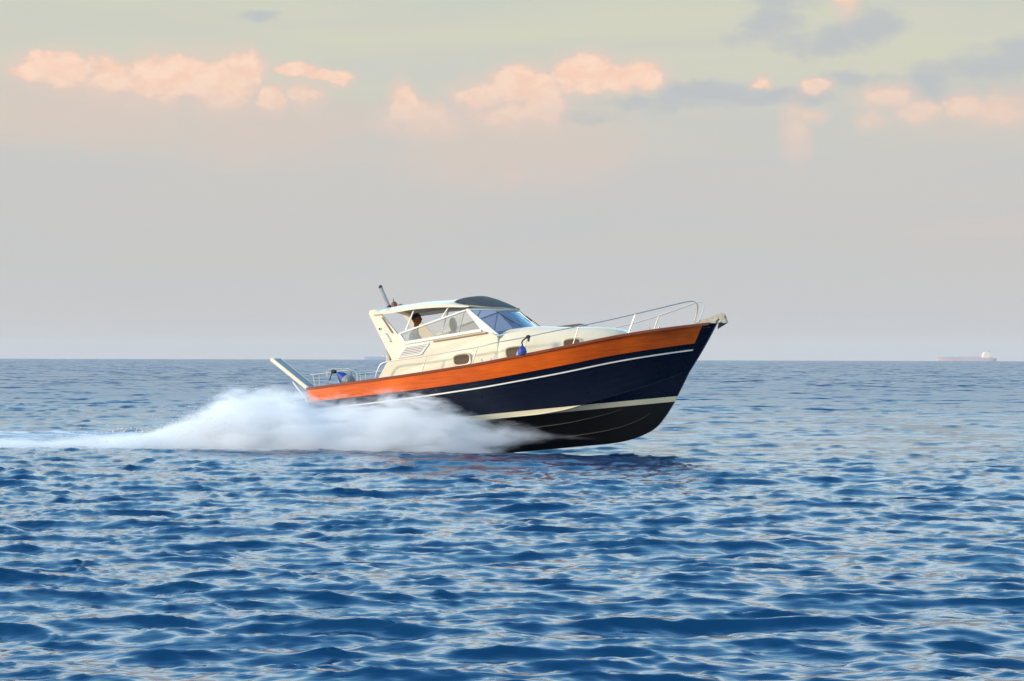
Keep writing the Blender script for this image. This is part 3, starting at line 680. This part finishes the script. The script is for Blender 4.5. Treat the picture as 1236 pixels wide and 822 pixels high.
def mat_water():
    m = bpy.data.materials.new('sea_water'); N, L = nt(m); b = N['Principled BSDF']
    b.inputs['Base Color'].default_value = (.003, .042, .108, 1); b.inputs['IOR'].default_value = 1.41
    g = N.new('ShaderNodeNewGeometry'); ln = N.new('ShaderNodeVectorMath'); ln.operation = 'LENGTH'; L.new(g.outputs['Position'], ln.inputs[0])
    mr = N.new('ShaderNodeMapRange'); mr.inputs['From Min'].default_value = 8; mr.inputs['From Max'].default_value = 95; mr.inputs['To Min'].default_value = .11; mr.inputs['To Max'].default_value = .31; L.new(ln.outputs['Value'], mr.inputs['Value'])
    # fine ripples as relief
    mp = N.new('ShaderNodeMapping'); mp.inputs['Scale'].default_value = (1.8, 8, 4); L.new(g.outputs['Position'], mp.inputs[0])
    n = N.new('ShaderNodeTexNoise'); n.inputs['Scale'].default_value = 1.0; n.inputs['Detail'].default_value = 4; n.inputs['Roughness'].default_value = .6; L.new(mp.outputs[0], n.inputs['Vector'])
    bp = N.new('ShaderNodeBump'); bp.inputs['Distance'].default_value = .02; bp.inputs['Strength'].default_value = .42; L.new(n.outputs['Fac'], bp.inputs['Height'])
    # far off, where the sheet's cells grow larger than the small waves, their slopes go on as tilt of the surface
    mp3 = N.new('ShaderNodeMapping'); mp3.inputs['Scale'].default_value = (.30, 1.3, 0); L.new(g.outputs['Position'], mp3.inputs[0])
    n3 = N.new('ShaderNodeTexNoise'); n3.inputs['Scale'].default_value = 1.; n3.inputs['Detail'].default_value = 4; n3.inputs['Roughness'].default_value = .6; L.new(mp3.outputs[0], n3.inputs['Vector'])
    s3 = N.new('ShaderNodeVectorMath'); s3.operation = 'SUBTRACT'; s3.inputs[1].default_value = (.5, .5, .5); L.new(n3.outputs['Color'], s3.inputs[0])
    s4 = N.new('ShaderNodeVectorMath'); s4.operation = 'MULTIPLY'; s4.inputs[1].default_value = (.7, 3.9, 0); L.new(s3.outputs[0], s4.inputs[0])
    am = N.new('ShaderNodeMapRange'); am.inputs['From Min'].default_value = 26; am.inputs['From Max'].default_value = 150; L.new(ln.outputs['Value'], am.inputs['Value'])
    s5 = N.new('ShaderNodeVectorMath'); s5.operation = 'SCALE'; L.new(s4.outputs[0], s5.inputs[0]); L.new(am.outputs[0], s5.inputs['Scale'])
    s6 = N.new('ShaderNodeVectorMath'); s6.operation = 'ADD'; L.new(s5.outputs[0], s6.inputs[0]); L.new(bp.outputs[0], s6.inputs[1])
    s7 = N.new('ShaderNodeVectorMath'); s7.operation = 'NORMALIZE'; L.new(s6.outputs[0], s7.inputs[0]); L.new(s7.outputs[0], b.inputs['Normal'])
    # foam
    fa = N.new('ShaderNodeAttribute'); fa.attribute_name = 'foam'
    mp2 = N.new('ShaderNodeMapping'); mp2.inputs['Scale'].default_value = (1.1, 2.6, 3); L.new(g.outputs['Position'], mp2.inputs[0])
    n2 = N.new('ShaderNodeTexNoise'); n2.inputs['Scale'].default_value = 1.6; n2.inputs['Detail'].default_value = 9; n2.inputs['Roughness'].default_value = .68; n2.inputs['Distortion'].default_value = .5; L.new(mp2.outputs[0], n2.inputs['Vector'])
    ad = N.new('ShaderNodeMath'); ad.operation = 'MULTIPLY_ADD'; ad.inputs[1].default_value = 1.0; L.new(n2.outputs['Fac'], ad.inputs[0]); L.new(fa.outputs['Fac'], ad.inputs[2])
    fm = N.new('ShaderNodeMapRange'); fm.interpolation_type = 'SMOOTHSTEP'; fm.inputs['From Min'].default_value = .92; fm.inputs['From Max'].default_value = 1.25; L.new(ad.outputs[0], fm.inputs['Value'])
    mx = N.new('ShaderNodeMix'); mx.data_type = 'RGBA'; mx.inputs['A'].default_value = (.003, .042, .108, 1); mx.inputs['B'].default_value = (.74, .75, .75, 1); L.new(fm.outputs[0], mx.inputs['Factor']); L.new(mx.outputs['Result'], b.inputs['Base Color'])
    mr2 = N.new('ShaderNodeMix'); mr2.data_type = 'FLOAT'; mr2.inputs['B'].default_value = .9; L.new(fm.outputs[0], mr2.inputs['Factor']); L.new(mr.outputs[0], mr2.inputs['A']); L.new(mr2.outputs['Result'], b.inputs['Roughness'])
    return m
me.materials.append(mat_water())
new_obj('sea_water', me, kind='structure')

# ------------------------------------------------------------------ SPRAY (fine mist thrown up by the hull)
# world-space course of the sheet of spray: x -> centre y, half width, height
sx_end = 1.3
sx = [-16, -13, -10.5, -8.5, -7.2, -6.2, -5.2, -4.4, -3.6, -2.8, -2.0, -1.4, -.8, -.2, .5, 1.2, 1.6]
scy = [39.6, 39.4, 39.2, 39.1, 39.0, 38.95, 38.85, 38.75, 38.65, 38.5, 38.35, 38.25, 38.2, 38.15, 38.1, 37.95, 37.9]
szc = pchip([-16, -1.3, -.9, -.29, .35, 1.14, 1.6], [0, 0, .04, .22, .32, .29, .27])
swd = [2.3, 2.2, 2.1, 2.0, 1.9, 1.8, 1.7, 1.6, 1.5, 1.35, 1.2, 1.0, .80, .60, .42, .25, .1]
sht = [.34, .34, .28, .30, .40, .78, 1.20, 1.16, .98, 1.02, 1.14, 1.02, .74, .42, .22, .09, .03]
fcy, fwd_, fht = pchip(sx, scy), pchip(sx, swd), pchip(sx, sht)
def mat_spray():
    m = bpy.data.materials.new('sea_spray_mist'); N, L = nt(m); N.remove(N['Principled BSDF']); out = N['Material Output']
    tc = N.new('ShaderNodeTexCoord'); sp = N.new('ShaderNodeSeparateXYZ'); L.new(tc.outputs['Object'], sp.inputs[0])
    X0, X1 = -16., 1.6
    t = N.new('ShaderNodeMapRange'); t.inputs['From Min'].default_value = X0; t.inputs['From Max'].default_value = X1; L.new(sp.outputs['X'], t.inputs['Value'])
    def curve(f, lo, hi):
        c = N.new('ShaderNodeFloatCurve'); cv = c.mapping.curves[0]
        pts = [(i / 40, (f(X0 + (X1 - X0) * i / 40) - lo) / (hi - lo)) for i in range(41)]
        cv.points[0].location = pts[0]; cv.points[1].location = pts[-1]
        for p in pts[1:-1]: cv.points.new(*p)
        c.mapping.update(); L.new(t.outputs[0], c.inputs['Value'])
        r_ = N.new('ShaderNodeMapRange'); r_.inputs['To Min'].default_value = lo; r_.inputs['To Max'].default_value = hi; L.new(c.outputs[0], r_.inputs['Value']); return r_.outputs[0]
    def math_(op, a, b=None, c=None):
        n = N.new('ShaderNodeMath'); n.operation = op
        for i, v in enumerate((a, b, c)):
            if v is None: continue
            if isinstance(v, (int, float)): n.inputs[i].default_value = v
            else: L.new(v, n.inputs[i])
        return n.outputs[0]
    cy = curve(fcy, 37, 43); wd = curve(fwd_, 0, 3); ht = curve(fht, 0, 2); zc = curve(szc, 0, 1)
    qy = math_('DIVIDE', math_('SUBTRACT', sp.outputs['Y'], cy), wd); qz = math_('DIVIDE', math_('ABSOLUTE', math_('SUBTRACT', sp.outputs['Z'], zc)), ht)
    q = math_('ADD', math_('MULTIPLY', qy, qy), math_('MULTIPLY', qz, qz)); base = math_('SUBTRACT', 1.0, q)
    mp = N.new('ShaderNodeMapping'); mp.inputs['Scale'].default_value = (.62, 1.6, 1.9); mp.inputs['Rotation'].default_value = (0, radians(-14), 0); L.new(tc.outputs['Object'], mp.inputs[0])
    n = N.new('ShaderNodeTexNoise'); n.inputs['Scale'].default_value = 2.1; n.inputs['Detail'].default_value = 8; n.inputs['Roughness'].default_value = .66; n.inputs['Distortion'].default_value = .5; L.new(mp.outputs[0], n.inputs['Vector'])
    v = math_('MULTIPLY_ADD', math_('SUBTRACT', n.outputs['Fac'], .5), 3.1, base)
    th_ = N.new('ShaderNodeMapRange'); th_.inputs['From Min'].default_value = -1.2; th_.inputs['From Max'].default_value = 1.0; th_.inputs['To Min'].default_value = 1; th_.inputs['To Max'].default_value = .08; L.new(sp.outputs['X'], th_.inputs['Value'])
    v = math_('MULTIPLY_ADD', th_.outputs[0], .75, math_('SUBTRACT', v, .75))
    t2 = N.new('ShaderNodeMapRange'); t2.inputs['From Min'].default_value = -9.5; t2.inputs['From Max'].default_value = -5.6; t2.inputs['To Min'].default_value = -.55; t2.inputs['To Max'].default_value = 0; L.new(sp.outputs['X'], t2.inputs['Value']); v = math_('ADD', v, t2.outputs[0])
    r_ = N.new('ShaderNodeMapRange'); r_.interpolation_type = 'SMOOTHSTEP'; r_.inputs['From Min'].default_value = .0; r_.inputs['From Max'].default_value = .65; r_.inputs['To Max'].default_value = 8.5; L.new(v, r_.inputs['Value'])
    dn = math_('MULTIPLY', r_.outputs[0], th_.outputs[0])
    vs_ = N.new('ShaderNodeVolumeScatter'); vs_.inputs['Color'].default_value = (.93, .955, .985, 1); vs_.inputs['Anisotropy'].default_value = .1; L.new(dn, vs_.inputs['Density'])
    L.new(vs_.outputs[0], out.inputs['Volume'])
    return m
b = MB(); rows = []
for i in range(60):
    x = -16 + 17.6 * i / 59; c, w, h = fcy(x), fwd_(x) * 1.3, szc(x) + fht(x) * 1.3; rr = []
    for k in range(20):
        a = pi * k / 19; rr.append(Vector((x, c - cos(a) * w, -.12 + (h + .12) * sin(a))))
    rr += [Vector((x, c + w * .5, -.35)), Vector((x, c - w * .5, -.35))]
    rows.append(rr)
b.grid(rows, close_u=True); n = len(rows[0]); b.f.append(tuple(range(n))); b.f.append(tuple(len(b.v) - n + k for k in range(n)))
b.build('sea_spray', mat_spray(), kind='stuff', label='white cloud of spray thrown up beside and behind the boat', category='spray')
# droplets
b = MB(); rg = random.Random(3); oct_ = [(1, 0, 0), (-1, 0, 0), (0, 1, 0), (0, -1, 0), (0, 0, 1), (0, 0, -1)]; of = [(0, 2, 4), (2, 1, 4), (1, 3, 4), (3, 0, 4), (2, 0, 5), (1, 2, 5), (3, 1, 5), (0, 3, 5)]
for _ in range(1100):
    x = rg.uniform(-9, -4.2); c, w, h = fcy(min(x, 1.4)), fwd_(min(x, 1.3)), fht(min(x, 1.2)); e = abs(rg.gauss(0, .28)); a = rg.uniform(.1, pi * .75)
    p = Vector((x, c - cos(a) * w * (.85 + e), max(.03, szc(x) + sin(a) * h * (.80 + e * .9)))); s = rg.uniform(.002, .007) * (1 if rg.random() < .93 else 1.6)
    b.add([p + Vector(q) * s * (2.6 if q[0] else 1) for q in oct_], of)
b.build('spray_droplets', principled('water_droplet', (.8, .84, .88), .2), kind='stuff', label='fine white drops flying off the edge of the spray', category='droplets')

# ------------------------------------------------------------------ FAR SHIPS
def ship(dist, u0, u1, vdeck, hullc, deckc, label, bridge_u, tone, scale=1.0):
    s = dist / F; X0 = (u0 - 618) * s; X1 = (u1 - 618) * s; Lg = X1 - X0; z0 = -dist ** 2 / (2 * RE)
    zd = CAMH + (432.9 - vdeck) * s - z0     # deck height above its own waterline
    root = new_obj('cargo_ship', None, label=label, category='ship', group='ships on the horizon'); root.location = ((X0 + X1) / 2, dist, z0)
    def loft(z_a, z_b, x_a, x_b, w, mat, name, par):
        b = MB(); rows = []
        for z, fl in ((z_a, .9), ((z_a + z_b) / 2, .97), (z_b, 1.0)):
            r_ = []
            for k in range(24):
                a = 2 * pi * k / 24; cx = math.copysign(abs(cos(a)) ** .35, cos(a)); sy = math.copysign(abs(sin(a)) ** .6, sin(a)); r_.append(Vector(((x_a + x_b) / 2 + cx * (x_b - x_a) / 2 * (fl if cx < 0 else .5 + fl / 2), sy * w / 2, z)))
            rows.append(r_)
        b.grid(rows, close_u=True); b.f.append(tuple(range(24))); b.f.append(tuple(48 + k for k in range(24))); return b.build(name, mat, par)
    hm = principled('ship_hull_' + tone, hullc, .6, var=.1, vscale=.02); dm = principled('ship_deck_' + tone, deckc, .6)  # hull and deck colours are paled to stand in for part of the haze
    loft(-3, zd * .86, -Lg / 2, Lg / 2, Lg * .15, hm, 'hull', root); loft(zd * .86 + .02, zd, -Lg / 2 + 1, Lg * .42, Lg * .14, dm, 'deck_line', root)
    wm = principled('ship_bridge_' + tone, (.85, .72, .6), .5); cx = (bridge_u - (u0 + u1) / 2) * s
    b = MB(); b.box((cx, 0, zd + Lg * .03), (Lg * .11, Lg * .12, Lg * .06)); b.box((cx + Lg * .005, 0, zd + Lg * .075), (Lg * .085, Lg * .13, Lg * .03)); br = b.build('bridge', wm, root, smooth=False)
    b = MB(); b.box((cx + Lg * .045, 0, zd + Lg * .1), (Lg * .03, Lg * .03, Lg * .05)); b.build('funnel', dm, br)
    b = MB(); b.tube([(cx - Lg * .01, 0, zd + Lg * .09), (cx - Lg * .01, 0, zd + Lg * .14)], Lg * .003, 6); b.build('mast', dm, root)
    b = MB(); b.tube([(-Lg * .42, 0, zd), (-Lg * .42, 0, zd + Lg * .05)], Lg * .003, 6); b.build('mast', dm, root)
    b = MB()
    for k in range(6): b.box((-Lg * .36 + k * Lg * .105, 0, zd + Lg * .008), (Lg * .08, Lg * .1, Lg * .016))
    b.build('hatch_covers', dm, root, smooth=False)
ship(5300, 1132, 1203, 430.4, (.60, .44, .43), (.42, .45, .52), 'long red hulled cargo ship with a pale bridge, faint at the right of the horizon', 1190, 'red')
ship(6100, 439, 469, 431.4, (.36, .42, .52), (.36, .42, .52), 'tiny blue grey ship on the horizon just left of the motorboat cabin', 463, 'blue')

# ------------------------------------------------------------------ HAZE
b = MB(); b.box((0, 0, 34), (19000, 19000, 96))
hz_o = b.build('haze', None, smooth=False, kind='stuff', label='thin pale sea haze out to the horizon', category='haze')
hm = bpy.data.materials.new('sea_haze'); N, L = nt(hm); N.remove(N['Principled BSDF']); pv = N.new('ShaderNodeVolumePrincipled'); pv.inputs['Density'].default_value = 4.5e-5; pv.inputs['Color'].default_value = (.95, .96, .98, 1)
L.new(pv.outputs[0], N['Material Output'].inputs['Volume']); hz_o.data.materials.append(hm)

# ------------------------------------------------------------------ SKY
SUN_AZ, SUN_EL = radians(246), radians(13)
w = bpy.data.worlds.new("World"); SC.world = w; w.use_nodes = True; N, L = w.node_tree.nodes, w.node_tree.links
bg = N['Background']; BGS = .1; bg.inputs['Strength'].default_value = BGS
sk = N.new('ShaderNodeTexSky'); sk.sky_type = 'NISHITA'; sk.sun_disc = False; sk.sun_elevation = SUN_EL; sk.sun_rotation = SUN_AZ; sk.dust_density = 1.2; sk.air_density = 1.0; sk.ozone_density = 2.5
tc = N.new('ShaderNodeTexCoord'); sp = N.new('ShaderNodeSeparateXYZ'); L.new(tc.outputs['Generated'], sp.inputs[0])
def M_(op, a, b=None, c=None, clamp=False):
    n = N.new('ShaderNodeMath'); n.operation = op; n.use_clamp = clamp
    for i, v in enumerate((a, b, c)):
        if v is None: continue
        if isinstance(v, (int, float)): n.inputs[i].default_value = v
        else: L.new(v, n.inputs[i])
    return n.outputs[0]
def MR(v, a, b, c=0., d=1., smooth=True):
    n = N.new('ShaderNodeMapRange'); n.interpolation_type = 'SMOOTHSTEP' if smooth else 'LINEAR'; L.new(v, n.inputs['Value'])
    for k, x in (('From Min', a), ('From Max', b), ('To Min', c), ('To Max', d)): n.inputs[k].default_value = x
    return n.outputs[0]
def MIX(f, a, b):
    x = N.new('ShaderNodeMix'); x.data_type = 'RGBA'
    if isinstance(f, float): x.inputs['Factor'].default_value = f
    else: L.new(f, x.inputs['Factor'])
    for s, v in ((x.inputs['A'], a), (x.inputs['B'], b)):
        if isinstance(v, tuple): s.default_value = (*v, 1)
        else: L.new(v, s)
    return x.outputs['Result']
def lin(r_, g_, b_): return tuple((((c / 255 + .055) / 1.055) ** 2.4 if c > 10 else c / 255 / 12.92) for c in (r_, g_, b_))
# bearing and elevation in thousandths of a radian
az = M_('MULTIPLY', M_('ARCTAN2', sp.outputs['X'], sp.outputs['Y']), 1000.); el = M_('MULTIPLY', M_('ARCSINE', sp.outputs['Z']), 1000.)
cb = N.new('ShaderNodeCombineXYZ'); L.new(az, cb.inputs[0]); L.new(el, cb.inputs[1])
def noise(sx_, sy_, det=5, rough=.55, dist=0., off=0):
    mp = N.new('ShaderNodeMapping'); mp.inputs['Scale'].default_value = (sx_, sy_, 1); mp.inputs['Location'].default_value = (off, off * .7, off); L.new(cb.outputs[0], mp.inputs[0])
    n = N.new('ShaderNodeTexNoise'); n.inputs['Scale'].default_value = 1; n.inputs['Detail'].default_value = det; n.inputs['Roughness'].default_value = rough; n.inputs['Distortion'].default_value = dist; L.new(mp.outputs[0], n.inputs['Vector']); return n.outputs['Fac']
grp = bpy.data.node_groups.new('cloud_puff', 'ShaderNodeTree')
grp.interface.new_socket('P', in_out='INPUT', socket_type='NodeSocketVector'); grp.interface.new_socket('C', in_out='INPUT', socket_type='NodeSocketVector'); grp.interface.new_socket('S', in_out='INPUT', socket_type='NodeSocketVector'); grp.interface.new_socket('Prev', in_out='INPUT', socket_type='NodeSocketFloat'); grp.interface.new_socket('Amp', in_out='INPUT', socket_type='NodeSocketFloat')
grp.interface.new_socket('Out', in_out='OUTPUT', socket_type='NodeSocketFloat')
gi = grp.nodes.new('NodeGroupInput'); go = grp.nodes.new('NodeGroupOutput')
v1 = grp.nodes.new('ShaderNodeVectorMath'); v1.operation = 'SUBTRACT'; v2 = grp.nodes.new('ShaderNodeVectorMath'); v2.operation = 'MULTIPLY'; v3 = grp.nodes.new('ShaderNodeVectorMath'); v3.operation = 'DOT_PRODUCT'
m1 = grp.nodes.new('ShaderNodeMath'); m1.operation = 'SUBTRACT'; m1.inputs[0].default_value = 1; m3 = grp.nodes.new('ShaderNodeMath'); m3.operation = 'MULTIPLY'; m2 = grp.nodes.new('ShaderNodeMath'); m2.operation = 'SMOOTH_MAX'; m2.inputs[2].default_value = .18
for a_, b_ in ((gi.outputs['P'], v1.inputs[0]), (gi.outputs['C'], v1.inputs[1]), (v1.outputs[0], v2.inputs[0]), (gi.outputs['S'], v2.inputs[1]), (v2.outputs[0], v3.inputs[0]), (v2.outputs[0], v3.inputs[1]), (v3.outputs['Value'], m1.inputs[1]), (m1.outputs[0], m3.inputs[0]), (gi.outputs['Amp'], m3.inputs[1]), (m3.outputs[0], m2.inputs[0]), (gi.outputs['Prev'], m2.inputs[1]), (m2.outputs[0], go.inputs['Out'])): grp.links.new(a_, b_)
# warp the coordinates a little so that puffs are uneven
wn = N.new('ShaderNodeTexNoise'); wn.inputs['Scale'].default_value = .085; wn.inputs['Detail'].default_value = 4; L.new(cb.outputs[0], wn.inputs['Vector'])
ws1 = N.new('ShaderNodeVectorMath'); ws1.operation = 'SUBTRACT'; ws1.inputs[1].default_value = (.5, .5, .5); L.new(wn.outputs['Color'], ws1.inputs[0])
ws2 = N.new('ShaderNodeVectorMath'); ws2.operation = 'MULTIPLY_ADD'; ws2.inputs[1].default_value = (13, 9, 0); L.new(ws1.outputs[0], ws2.inputs[0]); L.new(cb.outputs[0], ws2.inputs[2])
def puffs(lst, grow=1.0):
    prev = None
    for u, v, ru, rv, *am in lst:
        g = N.new('ShaderNodeGroup'); g.node_tree = grp; L.new(ws2.outputs[0], g.inputs['P'])
        g.inputs['C'].default_value = ((u - 618) / 2.4, (432.7 - v) / 2.4, 0); g.inputs['S'].default_value = (2.4 / ru / grow, 2.4 / rv / grow, 0); g.inputs['Amp'].default_value = am[0] if am else 1.
        g.inputs['Prev'].default_value = -6
        if prev is not None: L.new(prev, g.inputs['Prev'])
        prev = g.outputs['Out']
    return prev
pink = puffs([(55, 94, 32, 18), (90, 98, 40, 22), (140, 103, 42, 22), (190, 104, 42, 28), (232, 99, 34, 24), (268, 106, 38, 32), (294, 88, 25, 22), (355, 88, 26, 7), (385, 93, 24, 8), (410, 98, 16, 9),
              (330, 124, 16, 16, .8), (370, 118, 20, 16, .7), (487, 126, 14, 24, .85), (515, 146, 44, 18, .7), (575, 118, 28, 20, .8), (628, 104, 38, 24), (655, 126, 28, 26, .9), (610, 140, 50, 16, .7),
              (706, 92, 40, 26, 1.2), (774, 92, 31, 17, 1.2), (740, 98, 30, 14, 1.0), (917, 105, 14, 6, .8), (982, 108, 16, 8, 1.), (1064, 122, 30, 13, .85), (1098, 140, 22, 13, .85), (1048, 149, 18, 11, .8),
              (1155, 135, 24, 14, .9), (1195, 140, 34, 16, .65), (958, 160, 11, 24, .38), (974, 142, 15, 8, .45), (1015, 12, 12, 16, .5)], 1.08)
grey = puffs([(895, 50, 24, 12, .8), (935, 32, 44, 30), (965, 58, 50, 20), (1040, 42, 52, 28), (1000, 56, 60, 22), (950, 8, 50, 20), (1120, 98, 44, 18, .8), (1180, 90, 58, 26), (1230, 78, 40, 30), (1040, 105, 60, 14, .7),
              (310, 27, 32, 8, .8), (860, 112, 90, 14, .95), (940, 118, 80, 12, .95), (780, 126, 110, 14, .8), (1120, 118, 140, 14, .6), (700, 140, 60, 10, .6)])
soft = puffs([(110, 140, 240, 62), (330, 160, 220, 60, .9), (620, 178, 240, 66, .9), (20, 100, 30, 8, .8), (620, 212, 40, 12, 1.2), (1170, 275, 120, 22, .5), (1180, 150, 160, 40, .6)])
def wisp(sx_, sy_, off): return noise(sx_, sy_, 6, .6, .8, off)
band = N.new('ShaderNodeValToRGB'); cr_ = band.color_ramp; L.new(MR(el, 0, 200, smooth=False), band.inputs[0])
st_ = [(0, (201, 199, 198)), (60, (201, 199, 196)), (95, (203, 201, 196)), (125, (207, 206, 194)), (150, (212, 211, 192)), (172, (210, 211, 192)), (200, (200, 206, 192))]
cr_.elements[0].position = 0; cr_.elements[0].color = (*lin(*st_[0][1]), 1); cr_.elements[1].position = 1; cr_.elements[1].color = (*lin(*st_[-1][1]), 1)
for p, c in st_[1:-1]: e = cr_.elements.new(p / 200); e.color = (*lin(*c), 1)
hazy = band.outputs[0]
n1 = noise(.030, .055, 6, .58, .4, 3); n2 = noise(.075, .11, 5, .6, .3, 17); n3 = noise(.006, .05, 4, .5, .5, 29); n4 = noise(.02, .035, 4, .5, .3, 41)
hazy = MIX(M_('MULTIPLY', MR(n3, .35, .75), .35), hazy, lin(193, 196, 202))
sm = MR(M_('MULTIPLY_ADD', M_('SUBTRACT', n4, .5), 1.1, soft), -.1, 1.2); hazy = MIX(M_('MULTIPLY', sm, .62), hazy, lin(222, 200, 188))
gm = MR(M_('MULTIPLY_ADD', M_('SUBTRACT', n1, .5), 3.2, grey), -.3, 1.15); hazy = MIX(M_('MULTIPLY', gm, .72), hazy, lin(184, 189, 196))
# a broad lilac-grey veil low in the sky
pd = M_('MULTIPLY_ADD', M_('SUBTRACT', n1, .5), 1.9, M_('MULTIPLY_ADD', M_('SUBTRACT', n2, .5), 1.6, pink))
bd = MR(M_('MULTIPLY_ADD', M_('SUBTRACT', n1, .5), 1.6, pink), -1.5, .5); hazy = MIX(M_('MULTIPLY', bd, .55), hazy, lin(228, 205, 192))
pm = M_('MULTIPLY', MR(pd, -.10, .55), MR(M_('MULTIPLY_ADD', M_('SUBTRACT', n4, .5), 40, el), 112, 146, .25, 1)); core = MR(pd, .05, .8); pc_ = MIX(MR(n2, .34, .62), lin(250, 208, 184), lin(255, 221, 197)); pc_ = MIX(core, lin(241, 205, 186), pc_)
hazy = MIX(M_('MULTIPLY', pm, .9), hazy, pc_)
sc_ = N.new('ShaderNodeVectorMath'); sc_.operation = 'SCALE'; sc_.inputs['Scale'].default_value = 1 / BGS; L.new(hazy, sc_.inputs[0])
# bright cloud and strong blues added above the frame to lighten sea and boat
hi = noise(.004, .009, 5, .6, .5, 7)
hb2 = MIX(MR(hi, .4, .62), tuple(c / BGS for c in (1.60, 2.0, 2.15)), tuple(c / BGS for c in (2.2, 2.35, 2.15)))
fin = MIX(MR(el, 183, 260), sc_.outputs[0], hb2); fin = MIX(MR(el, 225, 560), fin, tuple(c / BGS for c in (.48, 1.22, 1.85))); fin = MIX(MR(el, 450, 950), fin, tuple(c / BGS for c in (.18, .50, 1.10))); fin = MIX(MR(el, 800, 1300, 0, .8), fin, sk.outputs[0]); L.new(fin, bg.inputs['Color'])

sun = bpy.data.lights.new('sun', 'SUN'); sun.energy = 4.0; sun.angle = radians(7); sun.color = (1, .82, .62); so = new_obj('sun', sun)
sd = Vector((sin(SUN_AZ) * cos(SUN_EL), cos(SUN_AZ) * cos(SUN_EL), sin(SUN_EL))); so.rotation_euler = sd.to_track_quat('Z', 'Y').to_euler()

vs = SC.view_settings; vs.view_transform = 'Standard'; vs.look = 'None'; vs.exposure = 0; vs.gamma = 1; vs.use_curve_mapping = False
cy_ = SC.cycles; cy_.use_denoising = True; cy_.max_bounces = 10; cy_.volume_bounces = 5; cy_.transparent_max_bounces = 16; cy_.diffuse_bounces = 3; cy_.glossy_bounces = 4
cy_.sample_clamp_indirect = 6
